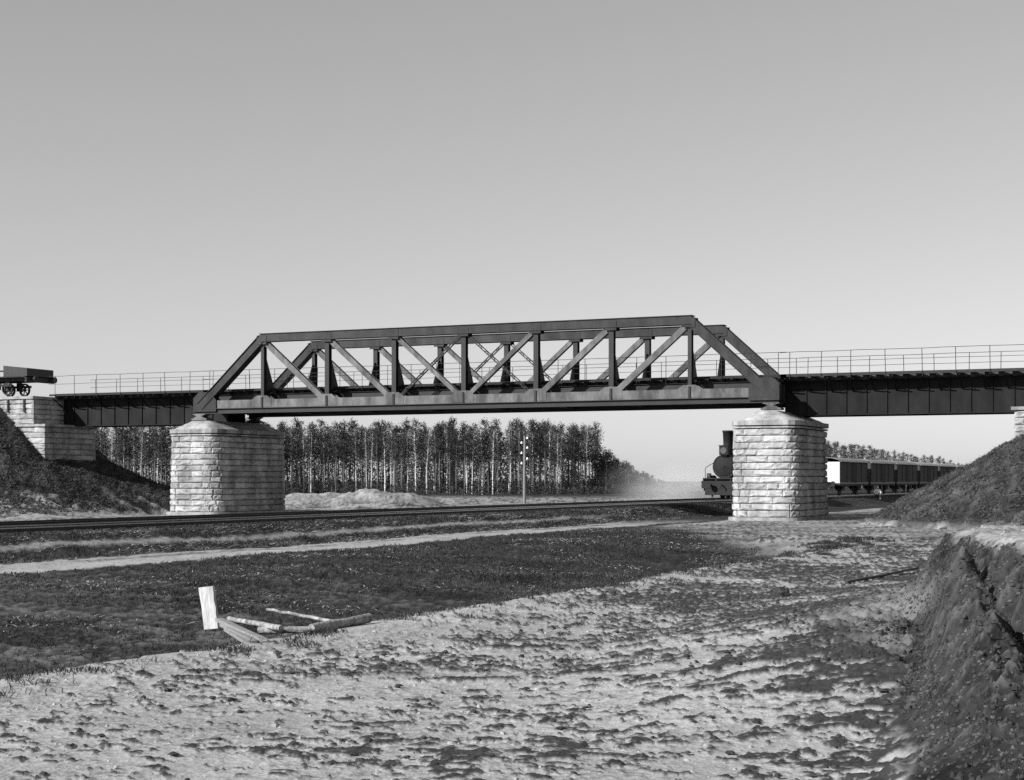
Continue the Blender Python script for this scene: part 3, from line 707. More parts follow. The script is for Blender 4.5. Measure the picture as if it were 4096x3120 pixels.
# ------------------------------------------------------------------ timbers lying at the ditch
def plank(name, m, p, q_, w_, d, label, cat='plank', up=(0, 0, 1)):
    p, q_ = Vector(p), Vector(q_); rg = random.Random(sum(map(ord, label))); me = MB(); n = 6
    ax = (q_-p); u = Vector(up); u = (u-ax.normalized()*u.dot(ax.normalized())).normalized(); sd = ax.normalized().cross(u); vs = []
    for i in range(n+1):
        c = p+ax*(i/n)
        for a, b in ((-1,-1),(-.6,-1.08),(.6,-1.08),(1,-1),(1,1),(.6,1.08),(-.6,1.08),(-1,1)):
            vs.append(c+sd*a*w_/2*(1+rg.uniform(-.06, .06))+u*b*d/2*(1+rg.uniform(-.08, .08)))
    fs = [(i*8+k, i*8+(k+1) % 8, (i+1)*8+(k+1) % 8, (i+1)*8+k) for i in range(n) for k in range(8)]+[tuple(reversed(range(8))), tuple(n*8+k for k in range(8))]
    me.add(vs, fs); o = me.build(name, m); tag(o, label, cat); return o
def pole(name, m, p, q_, r0, r1, label, cat='pole', bend=.008):
    p, q_ = Vector(p), Vector(q_); rg = random.Random(sum(map(ord, label))); n = 9
    pts = [p.lerp(q_, i/n)+Vector((rg.uniform(-1, 1), rg.uniform(-1, 1), rg.uniform(-1, 1)))*bend*(0 if i in (0, n) else 1) for i in range(n+1)]
    o = MB().tube(pts, [r0+(r1-r0)*i/n*(1+rg.uniform(-.1, .1)) for i in range(n+1)], 9).build(name, m); tag(o, label, cat); return o
D0 = 23.2
plank('board', M['palewood'], at(848, 2515, D0), at(826, 2347, D0), .245, .045, 'pale sawn board standing upright in the ditch grass', 'board', up=c2w(.45, .9)+(0,))
plank('plank', M['oldwood'], at(875, 2478, 22.9), at(1082, 2574, 20.2), .10, .045, 'long grey plank sloping from the upright board to the sand edge', up=(0, 0, 1))
plank('plank', M['oldwood'], at(890, 2498, 22.7), at(1040, 2578, 20.1), .085, .04, 'grey plank lying below the long sloping plank by the upright board')
plank('plank', M['oldwood'], at(905, 2517, 22.4), at(1012, 2584, 20.0), .07, .04, 'short narrow plank lowest of those sloping beside the upright board')
pole('pole', M['log'], at(915, 2474, 22.6), at(1125, 2512, 21.2), .034, .040, 'pale pole lying from the upright board towards the thick logs')
pole('pole', M['log'], at(1068, 2438, 24.2), at(1345, 2488, 22.6), .022, .027, 'thin pale pole lying up the bank behind the thick logs', bend=.011)
pole('log', M['log'], at(1035, 2520, 21.6), at(1265, 2518, 21.4), .050, .045, 'short grey log lying level between the poles', 'log')
pole('log', M['log'], at(1245, 2513, 21.3), at(1475, 2472, 22.3), .058, .068, 'thick pale log with a cut end resting on the sand edge', 'log')
plank('plank', M['oldwood'], at(1115, 2562, 20.4), at(1235, 2534, 20.9), .06, .03, 'thin plank half buried at the sand edge under the thick log')
pole('stick', M['darkstick'], at(3385, 2330, 31.0), at(3672, 2272, 35.0), .03, .022, 'long dark pole lying on the trampled ground before the pier', 'pole')
def boulder(loc, r_, label, seed, m='clod'):
    bm = bmesh.new(); bmesh.ops.create_icosphere(bm, subdivisions=3, radius=1)
    for v in bm.verts:
        n = fbm(np.array([v.co.x*1.3+seed]), np.array([v.co.y*1.3+v.co.z*1.7]), 3)[0]
        v.co *= 1+.45*n; v.co.x *= r_[0]; v.co.y *= r_[1]; v.co.z *= r_[2]
    me = bpy.data.meshes.new('earth_clod'); bm.to_mesh(me); bm.free(); me.materials.append(M[m])
    o = meshobj('earth_clod', me, None, loc); tag(o, label, 'clod'); return o
for px, py, rr, lb, sd in ((3118, 2402, (.17, .15, .13), 'large dark lump of earth lying alone on the sand', 3), (3040, 2335, (.11, .1, .05), 'flat sandy lump of earth beside the large dark one', 5)):
    d = EYE*6520/(py-1921); P_ = at(px, py, d); boulder((P_.x, P_.y, gz(P_.x, P_.y)+rr[2]*.5), rr, lb, sd, 'clod' if sd == 3 else 'pebble')

# ------------------------------------------------------------------ rolling stock
def wheelset(P, y, r_, gauge=.78, spokes=True, nm='wheel'):
    for s in (-1, 1):
        m = MB(); n = 20
        m.tube([(s*gauge-.055, y, r_), (s*gauge+.055, y, r_)], r_, n)
        o = m.build(nm, M['car_dark'], P)
def buffers(P, y, z, sgn):
    for s in (-1, 1):
        MB().tube([(s*.88, y, z), (s*.88, y-sgn*.42, z), (s*.88, y-sgn*.43, z), (s*.88, y-sgn*.50, z)], [.09, .07, .21, .21], 14, smooth=False).build('buffer', M['loco'], P)
def locomotive(loc):
    P = empty('steam_locomotive', loc); tag(P, 'black steam locomotive with a tall chimney approaching on the railway', 'locomotive')
    MB().box((-1.5, .5, .78), (1.5, .66, 1.30)).build('buffer_beam', M['loco'], P)
    buffers(P, .5, 1.05, 1)
    MB().box((-1.25, .52, .32), (1.25, .60, .779)).box((-1.4, .67, .60), (-.56, 2.6, 1.29)).box((.56, .67, .60), (1.4, 2.6, 1.29)).build('front_apron', M['loco'], P)
    MB().tube([(0, .5, 1.0), (0, .2, 1.0), (0, .12, .92), (0, .16, .84)], .045, 8).build('coupling_hook', M['loco'], P)
    MB().box((-1.45, .64, 1.42), (1.45, 8.2, 1.50)).box((-1.45, .66, 1.30), (-1.38, 8.2, 1.419)).box((1.38, .66, 1.30), (1.45, 8.2, 1.419)).build('running_board', M['loco'], P)
    MB().box((-.55, .67, .55), (-.47, 8.4, 1.41)).box((.47, .67, .55), (.55, 8.4, 1.41)).build('frame', M['loco'], P)
    zc = 2.28
    MB().tube([(0, 2.5, zc), (0, 7.4, zc)], .76, 28).build('boiler', M['loco'], P)
    for y in (3.3, 4.6, 5.9): MB().tube([(0, y, zc), (0, y+.06, zc)], .772, 28).build('boiler_band', M['loco2'], P)
    MB().tube([(0, .95, zc), (0, 2.52, zc)], .84, 28).build('smokebox', M['loco2'], P)
    MB().tube([(0, .955, zc), (0, .92, zc), (0, .90, zc), (0, .86, zc), (0, .855, zc), (0, .80, zc)], [.66, .64, .5, .12, .07, .05], 24, smooth=False).build('smokebox_door', M['loco2'], P)
    MB().box((-.34, 1.0, 1.5), (.34, 2.4, 1.75)).build('saddle', M['loco2'], P)
    MB().tube([(0, 1.85, zc+.72), (0, 1.85, zc+.95), (0, 1.85, zc+1.0), (0, 1.85, zc+2.36), (0, 1.85, zc+2.38), (0, 1.85, zc+2.50), (0, 1.85, zc+2.501), (0, 1.85, zc+2.0)], [.52, .36, .31, .365, .40, .40, .32, .30], 20).build('chimney', M['loco2'], P)
    for y, r_, h in ((3.4, .40, .92), (5.0, .36, .80)):
        MB().tube([(0, y, zc+.55), (0, y, zc+h+.12), (0, y, zc+h+.26), (0, y, zc+h+.34)], [r_, r_, r_*.8, r_*.2], 18).build('steam_dome' if r_ > .38 else 'sand_dome', M['loco'], P)
    hl = MB().box((-.30, .72, zc+.80), (.30, 1.22, zc+1.42)).box((-.34, .70, zc+1.42), (.34, 1.25, zc+1.47)).box((-.20, .8, zc+.70), (.20, 1.2, zc+.80)).build('headlamp', M['loco2'], P)
    MB().tube([(0, .715, zc+1.1), (0, .69, zc+1.1)], .22, 18).build('lens', M['lamp'], hl)
    for s in (-1, 1):
        MB().tube([(s*1.12, 1.15, .98), (s*1.12, 2.25, .98)], .36, 20).tube([(s*1.12, 1.05, .98), (s*1.12, 1.15, .98)], .26, 16).build('cylinder', M['loco'], P)
        MB().tube([(s*1.12, 1.1, 1.5), (s*1.12, 2.2, 1.5)], .19, 14).build('valve_chest', M['loco'], P)
        b = MB().box((s*1.05-.13, .70, 1.5), (s*1.05+.13, .92, 1.82)).build('side_lamp', M['loco'], P)
        MB().tube([(s*1.05, .70, 1.68), (s*1.05, .685, 1.68)], .085, 12).build('lens', M['lamp'], b)
        MB().tube([(s*1.30, .75, 1.5), (s*1.30, .75, 2.15), (s*1.30, 1.0, 2.25), (s*.92, 2.6, 2.75), (s*.92, 7.3, 2.75)], .022, 6).build('handrail', M['loco2'], P)
        MB().box((s*.76-.06, .62, .16), (s*.76+.06, .70, .78)).build('rail_guard', M['loco'], P)
        MB().beam((s*.98, 2.2, .66), (s*.98, 7.2, .58), .10, .05, up=(0, 0, 1)).build('connecting_rod', M['loco2'], P)
    for y in (3.15, 4.45, 5.75, 7.05): wheelset(P, y, .58)
    # cab
    c = MB().box((-1.45, 7.4, 1.51), (1.45, 7.46, 3.35)).box((-1.45, 7.47, 1.51), (-1.40, 9.2, 2.45)).box((1.40, 7.47, 1.51), (1.45, 9.2, 2.45)).box((-1.45, 7.47, 2.451), (-1.40, 7.7, 3.35)).box((1.40, 7.47, 2.451), (1.45, 7.7, 3.35)).box((-1.45, 8.9, 2.451), (-1.4, 9.2, 3.35)).box((1.4, 8.9, 2.451), (1.45, 9.2, 3.35)).build('cab', M['loco'], P)
    rv = [(-1.62, 3.35), (-1.0, 3.55), (0, 3.64), (1.0, 3.55), (1.62, 3.35)]
    m = MB(); m.add([(x, 7.2, z) for x, z in rv]+[(x, 9.7, z) for x, z in rv]+[(x, 7.2, z+.05) for x, z in rv]+[(x, 9.7, z+.05) for x, z in rv],
        [(i, 5+i, 6+i, 1+i) for i in range(4)]+[(10+i, 11+i, 16+i, 15+i) for i in range(4)]+[(i, i+1, 11+i, 10+i) for i in range(4)]+[(5+i, 15+i, 16+i, 6+i) for i in range(4)])
    m.build('roof', M['roof'], c)
    MB().box((-1.3, 9.21, 1.2), (1.3, 9.4, 1.5)).build('footplate', M['loco'], P)
    return P
TX = -32.4
LY = 107.2
locomotive((TX, LY, RAILZ))
def tender(loc):
    P = empty('locomotive_tender', loc); tag(P, 'black tender coupled behind the steam locomotive', 'tender')
    MB().box((-1.4, 0, 1.1), (1.4, 6.6, 1.3)).build('underframe', M['loco'], P)
    MB().box((-1.38, .1, 1.301), (1.38, 6.5, 2.5)).build('tank', M['loco'], P)
    MB().box((-1.2, 1.0, 2.501), (1.2, 5.4, 2.95)).build('coal_bunker', M['loco2'], P)
    for y in (1.0, 3.3, 5.6): wheelset(P, y, .5)
    buffers(P, 6.6, 1.05, -1)
tender((TX, LY+9.6, RAILZ))
def flat_wagon(loc):
    P = empty('flat_wagon', loc); tag(P, 'low flat wagon behind the tender, hidden by the pier', 'wagon')
    MB().box((-1.35, 0, .95), (1.35, 9.6, 1.15)).build('underframe', M['car_dark'], P)
    for i in range(12): MB().box((-1.35, .01+i*.8, 1.151), (1.35, .78+i*.8, 1.20)).build('floor_plank', M['oldwood'], P)
    for y in (2.4, 7.2): wheelset(P, y, .48)
    buffers(P, 0, 1.05, 1); buffers(P, 9.6, 1.05, -1)
flat_wagon((TX, LY+17.4, RAILZ))
def box_wagon(loc, label, white=False, roofv=0, seed=0):
    P = empty('goods_wagon', loc); tag(P, label, 'wagon', 'covered wagons of the train'); L = 11.6
    MB().box((-1.33, 0, .86), (1.33, L, 1.10)).build('underframe', M['car_dark'], P)
    for x in (-1.37, 1.34): MB().box((x, .02, 1.0), (x+.03, L-.02, 1.18)).build('sole_bar', M['oldwood'], P)
    b = MB().box((-1.30, .3, 1.101), (1.30, L-.3, 2.92)).build('body', M['car'], P)
    for s in (-1, 1):
        for i in range(24):
            y = .33+i*(L-.66)/24
            MB().box((s*1.302 if s > 0 else -1.325, y+.008, 1.2), (1.325 if s > 0 else -1.302, y+(L-.66)/24-.008, 2.88)).build('board', M['car'], b)
        MB().box((s*1.327 if s > 0 else -1.37, 4.9, 1.15), (1.37 if s > 0 else -1.327, 6.7, 2.86)).build('door', M['car_door'], P)
        for y in (.38, 2.9, 8.7, L-.38):
            MB().box((s*1.327 if s > 0 else -1.36, y-.05, 1.101), (1.36 if s > 0 else -1.327, y+.05, 2.9)).build('stanchion', M['car_dark'], P)
    if white: MB().box((-1.29, .26, 1.102), (1.29, .298, 2.91)).build('end_wall', M['car_white'], P)
    rv = [(-1.5, 2.90), (-1.2, 3.08), (-.6, 3.22), (0, 3.27), (.6, 3.22), (1.2, 3.08), (1.5, 2.90)]
    m = MB(); n = len(rv)
    m.add([(x, .1, z) for x, z in rv]+[(x, L-.1, z) for x, z in rv]+[(x, .1, z+.05) for x, z in rv]+[(x, L-.1, z+.05) for x, z in rv],
      [(i, n+i, n+i+1, i+1) for i in range(n-1)]+[(2*n+i, 2*n+i+1, 3*n+i+1, 3*n+i) for i in range(n-1)]+[(i, i+1, 2*n+i+1, 2*n+i) for i in range(n-1)]+[(n+i, 3*n+i, 3*n+i+1, n+i+1) for i in range(n-1)]+[(0, 2*n, 3*n, n), (n-1, 2*n-1, 4*n-1, 3*n-1)])
    m.build('roof', M['roof'], P)
    MB().box((-1.29, L-.298, 2.60), (1.29, L-.26, 2.91)).build('end_board', M['car'], P)
    for y in (2.5, L-2.5):
        wheelset(P, y, .50)
        for s in (-1, 1): MB().box((s*1.06-.05, y-.45, .45), (s*1.06+.05, y+.45, .85)).build('axle_guard', M['car_dark'], P)
    buffers(P, 0, 1.05, 1); buffers(P, L, 1.05, -1)
    return P
y = LY+30.2
labs = ['covered goods wagon with a pale sunlit end wall beside the pier', 'covered goods wagon second behind the pale sunlit end wall', 'covered goods wagon third from the pale sunlit end wall', 'covered goods wagon fourth from the pale sunlit end wall', 'covered goods wagon fifth from the pale sunlit end wall, meeting the earth cone', 'covered goods wagon sixth from the pale sunlit end wall']
for i, lb in enumerate(labs):
    box_wagon((TX, y, RAILZ), lb, i == 0); y += 12.55

# flat wagon with end box on the bridge approach
def deck_wagon():
    P = empty('bogie_wagon', (-69.2, YT+WT/2, DECK+.02)); tag(P, 'dark flat wagon with a wooden end box standing on the bridge approach', 'wagon')
    MB().box((-9, -.95, .88), (-.35, -.80, 1.10)).box((-9, .80, .88), (-.35, .95, 1.10)).box((-.45, -1.3, .80), (-.3, 1.3, 1.16)).box((-9, -1.3, 1.101), (-.3, 1.3, 1.17)).build('underframe', M['car_dark'], P)
    b = MB(); b.add([(-2.2, -1.25, 1.171), (-.32, -1.25, 1.171), (-.32, 1.25, 1.171), (-2.2, 1.25, 1.171), (-2.2, -1.25, 1.86), (-.32, -1.25, 1.66), (-.32, 1.25, 1.66), (-2.2, 1.25, 1.86)],
          [(0,3,2,1),(4,5,6,7),(0,1,5,4),(1,2,6,5),(2,3,7,6),(3,0,4,7)]); b.build('end_box', M['car'], P)
    MB().tube([(-9, -1.2, 1.72), (-2.7, -1.2, 1.72)], .05, 8).tube([(-9, 1.2, 1.72), (-2.7, 1.2, 1.72)], .05, 8).build('side_rail', M['car_dark'], P)
    for s in (-.88, .88): MB().tube([(-.3, s, 1.0), (.05, s, 1.0), (.06, s, 1.0), (.14, s, 1.0)], [.08, .07, .2, .2], 14, smooth=False).build('buffer', M['loco'], P)
    for x in (-2.25, -3.45, -7.2, -8.4):
        for s in (-1, 1):
            m = MB(); n = 24; r_ = .42; ys = s*.79
            ring = [(math.cos(2*math.pi*k/n), math.sin(2*math.pi*k/n)) for k in range(n)]
            vs = [(x+c*rr, ys+d, r_+t*rr) for d in (-.06, .06) for rr in (r_, r_*.78) for c, t in ring]
            fs = []
            for k in range(n):
                j = (k+1) % n
                fs += [(k, n+k, n+j, j), (2*n+k, 2*n+j, 3*n+j, 3*n+k), (k, j, 2*n+j, 2*n+k), (n+k, 3*n+k, 3*n+j, n+j)]
            m.add(vs, fs); w_ = m.build('wheel', M['car_dark'], P)
            sp = MB()
            for k in range(7):
                a = 2*math.pi*k/7; sp.beam((x, ys, r_), (x+math.cos(a)*r_*.8, ys, r_+math.sin(a)*r_*.8), .05, .05)
            sp.tube([(x, ys-.08, r_), (x, ys+.08, r_)], .09, 12); sp.build('spokes', M['car_dark'], w_)
    for s in (-1, 1):
        for x0 in (-2.85, -7.8):
            MB().box((x0-.95, s*1.0-.04, .55), (x0+.95, s*1.0+.04, .70)).box((x0-.2, s*1.0-.06, .35), (x0+.2, s*1.0+.06, .879)).build('bogie_frame', M['car_dark'], P)
    return P
deck_wagon()

# ------------------------------------------------------------------ telegraph pole
def telegraph():
    b = at(2098, 2013, 139); zb = gz(b.x, b.y); h = EYE+(1921-1746)/6520*139-zb
    P = empty('telegraph_pole', (b.x, b.y, zb)); tag(P, 'timber telegraph pole with white insulators standing before the wood', 'telegraph pole')
    MB().tube([(0, 0, -.4), (0, 0, h*.5), (.03, 0, h)], [.13, .11, .09], 9).build('shaft', M['pole'], P)
    for k, (s, dz) in enumerate(((1, .15), (-1, .55), (1, .98), (-1, 1.42), (1, 1.9), (-1, 2.3))):
        z = h-dz; X, Y_ = s*.24*CY, s*.24*SY_
        br = MB().tube([(X*.2, Y_*.2, z-.16), (X, Y_, z-.13), (X, Y_, z)], .02, 6).build('bracket', M['steel_dark'], P)
        MB().tube([(X, Y_, z-.06), (X, Y_, z+.02), (X, Y_, z+.09), (X, Y_, z+.13)], [.09, .09, .065, .04], 10).build('insulator', M['porcelain'], br)
telegraph()

# ------------------------------------------------------------------ seated worker by the track
def person():
    b = at(3510, 2004, 141); P = empty('person', (b.x, b.y, gz(b.x, b.y))); P.rotation_euler = (0, 0, R(20))
    tag(P, 'person in a white shirt and dark trousers crouching beside the train', 'person')
    def skin(name, pts, edges, m, parent, root=0):
        me = bpy.data.meshes.new(name); me.from_pydata([p[:3] for p in pts], edges, []); o = meshobj(name, me, parent); me.materials.append(m)
        sk = o.modifiers.new('skin', 'SKIN'); sk.use_smooth_shade = True
        for i, p in enumerate(pts):
            me.skin_vertices[0].data[i].radius = (p[3], p[3]); me.skin_vertices[0].data[i].use_root = (i == root)
        o.modifiers.new('sub', 'SUBSURF').levels = 1; o.modifiers['sub'].render_levels = 2
        return o
    pts = [(0, .05, .40, .14), (0, -.02, .60, .145), (0, -.10, .80, .15), (0, -.14, .92, .07), (0, -.17, 1.00, .085), (0, -.18, 1.10, .095), (0, -.17, 1.17, .06),
           (.17, -.12, .85, .07), (.28, -.20, .66, .052), (.22, -.38, .56, .04), (.20, -.44, .54, .035),
           (-.17, -.12, .85, .07), (-.30, -.18, .66, .052), (-.26, -.36, .56, .04), (-.24, -.42, .54, .035),
           (.12, 0, .36, .10), (.20, -.36, .50, .075), (.20, -.28, .10, .055), (.20, -.40, .04, .045),
           (-.12, 0, .36, .10), (-.22, -.34, .50, .075), (-.22, -.26, .10, .055), (-.22, -.38, .04, .045)]
    ed = [(0,1),(1,2),(2,3),(3,4),(4,5),(5,6),(2,7),(7,8),(8,9),(9,10),(2,11),(11,12),(12,13),(13,14),(0,15),(15,16),(16,17),(17,18),(0,19),(19,20),(20,21),(21,22)]
    skin('body', pts, ed, M['skin'], P)
    sh = [(0, .05, .42, .165), (0, -.02, .60, .165), (0, -.10, .80, .17), (0, -.13, .89, .09), (.17, -.12, .85, .088), (.28, -.20, .66, .07), (.23, -.34, .58, .058), (-.17, -.12, .85, .088), (-.30, -.18, .66, .07), (-.27, -.32, .58, .058)]
    skin('shirt', sh, [(0,1),(1,2),(2,3),(2,4),(4,5),(5,6),(2,7),(7,8),(8,9)], M['cloth_w'], P)
    tr = [(0, .05, .39, .17), (.12, 0, .36, .12), (.20, -.36, .50, .095), (.20, -.28, .14, .075), (-.12, 0, .36, .12), (-.22, -.34, .50, .095), (-.22, -.26, .14, .075)]
    skin('trousers', tr, [(0,1),(1,2),(2,3),(0,4),(4,5),(5,6)], M['cloth_d'], P)
    MB().tube([(0, -.17, 1.10), (0, -.165, 1.16), (0, -.16, 1.215), (0, -.16, 1.24)], [.112, .115, .095, .03], 14).build('cap', M['cloth_d'], P)
    for s in (-1, 1):
        m = MB()
        for k, (dx, L_) in enumerate(((-.027, .07), (-.009, .085), (.009, .08), (.027, .065))):
            m.tube([(s*.21+dx, -.45, .535), (s*.21+dx, -.45-L_*.6, .525), (s*.21+dx, -.45-L_*.9, .49)], [.011, .010, .008], 6)
        m.tube([(s*.17, -.42, .53), (s*.15, -.47, .52), (s*.155, -.50, .50)], [.013, .011, .009], 6)
        m.build('fingers', M['skin'], P)
        m = MB().tube([(s*.21, -.22, .05), (s*.21, -.35, .06), (s*.21, -.46, .04)], [.055, .06, .045], 10); m.build('boot', M['cloth_d'], P)
person()

# ------------------------------------------------------------------ trees
def leaves(rg, centres, per, spread, size, flat=.6):
    """leaf-clump triangles/quads around centres"""
    c = np.asarray(centres); n = len(c)*per
    p = np.repeat(c, per, 0) + rg.normal(0, 1, (n, 3))*np.array([spread, spread, spread*flat])
    a = rg.normal(0, 1, (n, 3)); a /= np.linalg.norm(a, axis=1)[:, None]; b = np.cross(a, rg.normal(0, 1, (n, 3))); b /= np.linalg.norm(b, axis=1)[:, None]
    s = rg.uniform(size[0], size[1], (n, 1)); a *= s; b *= s*.45
    V = np.stack([p-a, p+b, p+a, p-b], 1).reshape(-1, 3); F = np.arange(n*4).reshape(-1, 4)
    return V, F
def tree_meshes(kind, seed, H):
    rg = np.random.default_rng(seed); rr = random.Random(seed)
    m = MB(); lean = np.array([rg.normal(0, .02), rg.normal(0, .02)])*H; n = 8
    pts = []; 
    for i in range(n+1):
        t = i/n; pts.append((lean[0]*t*t+rr.uniform(-.05, .05)*(i > 0), lean[1]*t*t+rr.uniform(-.05, .05)*(i > 0), t*H*.96-.2*(i == 0)))
    r0 = {'pine': .13, 'birch': .115, 'young': .06}[kind]
    m.tube(pts, [r0*(1-.8*i/n)+.012 for i in range(n+1)], 7)
    cen = []; lo = {'pine': .52, 'birch': .42, 'young': .12}[kind]
    nb = {'pine': 26, 'birch': 30, 'young': 18}[kind]
    for k in range(nb):
        t = lo+(1-lo)*((k+rr.random())/nb); i = min(int(t*n), n-1); f = t*n-i
        base = Vector(pts[i]).lerp(Vector(pts[i+1]), f); a = rr.uniform(0, 6.28)
        w_ = {'pine': .8*(1.15-abs((t-lo)/(1-lo)-.45)*1.2), 'birch': .72*(1.1-.6*(t-lo)/(1-lo)), 'young': .9*(1.1-.9*(t-lo)/(1-lo))}[kind]*rr.uniform(.55, 1.25)
        if kind == 'young': w_ *= H*.24
        rise = {'pine': .15, 'birch': .8, 'young': .5}[kind]*w_
        tip = base+Vector((math.cos(a)*w_, math.sin(a)*w_, rise))
        m.tube([base, base.lerp(tip, .5)+Vector((0, 0, -.05)), tip], [.03, .02, .008], 4, caps=False)
        cen += [tuple(base.lerp(tip, .55)), tuple(base.lerp(tip, .95))]
    if kind == 'pine': cen += [(pts[-1][0], pts[-1][1], H*.97), (pts[-1][0], pts[-1][1], H*.93)]
    # a few dead snags low on the trunk
    if kind != 'young':
        for k in range(5):
            t = rr.uniform(.2, lo); a = rr.uniform(0, 6.28); p = Vector((lean[0]*t*t, lean[1]*t*t, t*H)); m.tube([p, p+Vector((math.cos(a)*.5, math.sin(a)*.5, .1))], [.015, .006], 4, caps=False)
    per, spread, size = {'pine': (20, .27, (.06, .15)), 'birch': (14, .33, (.05, .13)), 'young': (26, .22, (.05, .13))}[kind]
    V, F = leaves(rg, cen, per, spread, size)
    bark = {'pine': 'pine', 'birch': 'birch', 'young': 'pine'}[kind]; cr = {'pine': 'crownp', 'birch': 'crownb', 'young': 'bush'}[kind]
    return m.mesh('trunk', M[bark]), npmesh('crown', V, F, M[cr], smooth=False)
TV = {'pine': [tree_meshes('pine', 40+i, 10.2) for i in range(6)], 'birch': [tree_meshes('birch', 60+i, 10.0) for i in range(6)], 'young': [tree_meshes('young', 80+i, 4.0) for i in range(4)]}
TL = {'pine': ('pine_tree', 'tall dark pine with a bare trunk in the wood behind the railway', 'pine trees of the wood'),
      'birch': ('birch_tree', 'slender birch with a pale trunk in the wood behind the railway', 'birch trees of the wood'),
      'young': ('young_tree', 'low bushy young tree at the thinning end of the wood', 'young trees at the end of the wood')}
def tree(kind, x, y, s, rg, lab=None):
    nm, lb, gp = TL[kind]
    if lab: nm, lb, gp = lab
    z = gz(x, y); P = empty(nm, (x, y, z), rg.uniform(0, 6.28)); P.scale = (s*rg.uniform(.85, 1.1), s*rg.uniform(.85, 1.1), s)
    tag(P, lb, 'tree', gp); a, b = TV[kind][rg.randrange(len(TV[kind]))]
    meshobj('trunk', a, P); meshobj('crown', b, P)
rg = random.Random(5)
def wood_depth(px): return 236 + 4*math.sin(px*.006) + (max(0, px-2250)/180)**2*8
k = 0
for row, (n, d0) in enumerate(((84, 0), (76, 6), (58, 13), (44, 22))):
    for i in range(n):
        px = 250+(2395-250)*(i+rg.random())/n; d = wood_depth(px)+d0+rg.uniform(-2.5, 2.5)
        x = (px-2048)/6520*d; X, Y_ = c2w(x, d)
        kind = 'birch' if rg.random() < (.50, .36, .12, .08)[row] else 'pine'
        tree(kind, X, Y_, (rg.uniform(.90, 1.02) if kind == 'birch' else rg.uniform(.90, 1.11))*(1+.002*d0), rg)
for i in range(46):                               # thinning end
    t = (i+rg.random())/46; px = 2380+300*t; d = 240+70*t+rg.uniform(-10, 22); X, Y_ = c2w((px-2048)/6520*d, d)
    h = (1.75-1.35*t)*rg.uniform(.75, 1.1); tree('young', X, Y_, h, rg)
RL = ('pine_tree', 'dark pine rising above the wagon roofs beyond the train', 'pines beyond the train')
for i in range(60):
    t = (i+rg.random())/60; px = 3180+700*t; top = np.interp(px, [3180, 3320, 3440, 3500, 3560, 3700, 3860, 3900], [1742, 1768, 1778, 1788, 1805, 1822, 1848, 1872])
    d = 300+260*t+rg.uniform(0, 40); X, Y_ = c2w((px-2048)/6520*d, d); z = gz(X, Y_)
    H = EYE+(1921-top+rg.uniform(-14, 9))/6520*d-z; tree('pine', X, Y_, H/10.2, rg, RL)
# the mass of the wood behind the trees one can tell apart
rgn = np.random.default_rng(77)
n = 4200; px = rgn.uniform(230, 2330, n); d = rgn.uniform(272, 318, n); z = rgn.uniform(.0, 1, n)**1.25*9.0
cx = (px-2048)/6520*d; C_ = np.stack([cx*CY-d*SY_, cx*SY_+d*CY, z], -1)
V, F = leaves(rgn, C_, 14, .7, (.14, .34)); o = meshobj('wood_mass', npmesh('wood_mass', V, F, M['crownp'], smooth=False)); tag(o, 'deep shaded wood behind the front trees', 'wood', kind='stuff')
n = 900; px = rgn.uniform(3150, 3900, n); d = 330+(px-3150)/700*260+rgn.uniform(0, 30, n); z = rgn.uniform(0, 1, n)*np.interp(px, [3150, 3440, 3700, 3900], [7.4, 7.2, 6.2, 4.4]); cx = (px-2048)/6520*d
V, F = leaves(rgn, np.stack([cx*CY-d*SY_, cx*SY_+d*CY, z], -1), 16, .9, (.2, .5)); o = meshobj('wood_mass', npmesh('wood_mass', V, F, M['crownp'], smooth=False)); tag(o, 'deep wood behind the pines beyond the train', 'wood', kind='stuff')
n = 2600; px = rgn.uniform(230, 2620, n); d = np.array([wood_depth(p) for p in px])+rgn.uniform(-9, 14, n); z = rgn.uniform(0, 1, n)**2*1.7*np.where(px > 2350, .6, 1); cx = (px-2048)/6520*d
V, F = leaves(rgn, np.stack([cx*CY-d*SY_, cx*SY_+d*CY, z], -1), 16, .4, (.07, .2)); o = meshobj('undergrowth', npmesh('undergrowth', V, F, M['bush'], smooth=False)); tag(o, 'low scrub along the foot of the wood', 'undergrowth', kind='stuff')

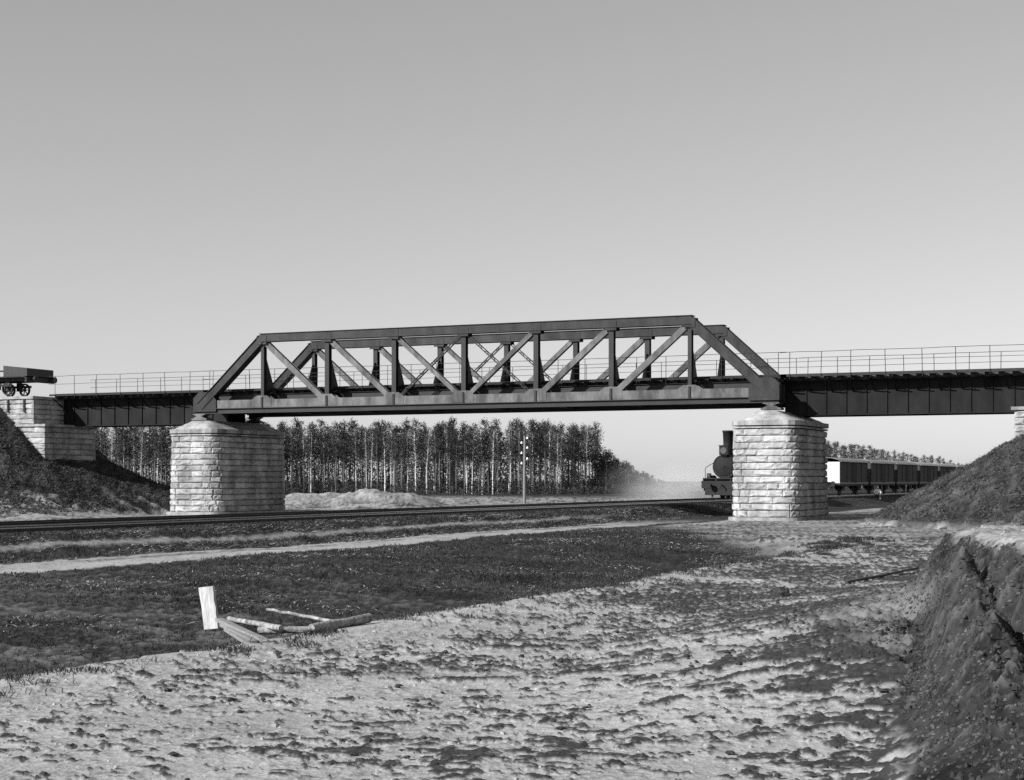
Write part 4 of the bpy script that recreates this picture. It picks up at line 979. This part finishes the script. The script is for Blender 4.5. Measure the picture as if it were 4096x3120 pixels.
# ------------------------------------------------------------------ steam drifting from the engine
def steam():
    P = empty('steam_cloud', (TX, LY, RAILZ)); tag(P, 'faint white steam drifting from the locomotive over the end of the wood', 'steam', kind='stuff')
    def puff_material(k):
        m = bpy.data.materials.new('steam'); m.use_nodes = True; n = m.node_tree.nodes; l = m.node_tree.links; n.remove(n['Principled BSDF'])
        pv = n.new('ShaderNodeVolumePrincipled'); pv.inputs['Color'].default_value = (1, 1, 1, 1); pv.inputs['Anisotropy'].default_value = .1
        tc = n.new('ShaderNodeTexCoord'); ln = n.new('ShaderNodeVectorMath'); ln.operation = 'LENGTH'; l.new(tc.outputs['Object'], ln.inputs[0])
        fa = n.new('ShaderNodeMapRange'); fa.interpolation_type = 'SMOOTHSTEP'; fa.inputs['From Min'].default_value = .98; fa.inputs['From Max'].default_value = .1
        fa.inputs['To Min'].default_value = 0; fa.inputs['To Max'].default_value = k; l.new(ln.outputs['Value'], fa.inputs['Value'])
        t = n.new('ShaderNodeTexNoise'); t.inputs['Scale'].default_value = 2.2; t.inputs['Detail'].default_value = 4; l.new(tc.outputs['Object'], t.inputs['Vector'])
        r_ = n.new('ShaderNodeMapRange'); r_.inputs['From Min'].default_value = .38; r_.inputs['From Max'].default_value = .62; r_.inputs['To Min'].default_value = .15; r_.inputs['To Max'].default_value = 1.3; l.new(t.outputs['Fac'], r_.inputs['Value'])
        mu = n.new('ShaderNodeMath'); mu.operation = 'MULTIPLY'; l.new(fa.outputs[0], mu.inputs[0]); l.new(r_.outputs[0], mu.inputs[1])
        l.new(mu.outputs[0], pv.inputs['Density']); l.new(pv.outputs[0], n['Material Output'].inputs['Volume']); return m
    for px, py, d, r0, k in ((2775, 1955, 128, 3.4, .14), (2705, 1945, 140, 4.8, .09), (2625, 1950, 156, 4.6, .03)):
        bm = bmesh.new(); bmesh.ops.create_icosphere(bm, subdivisions=3, radius=1); me = bpy.data.meshes.new('steam_puff'); bm.to_mesh(me); bm.free(); me.materials.append(puff_material(k))
        p = at(px, py, d); meshobj('steam_puff', me, P, p-Vector((TX, LY, RAILZ)), None, (r0*1.5, r0*1.5, r0*.75))
steam()
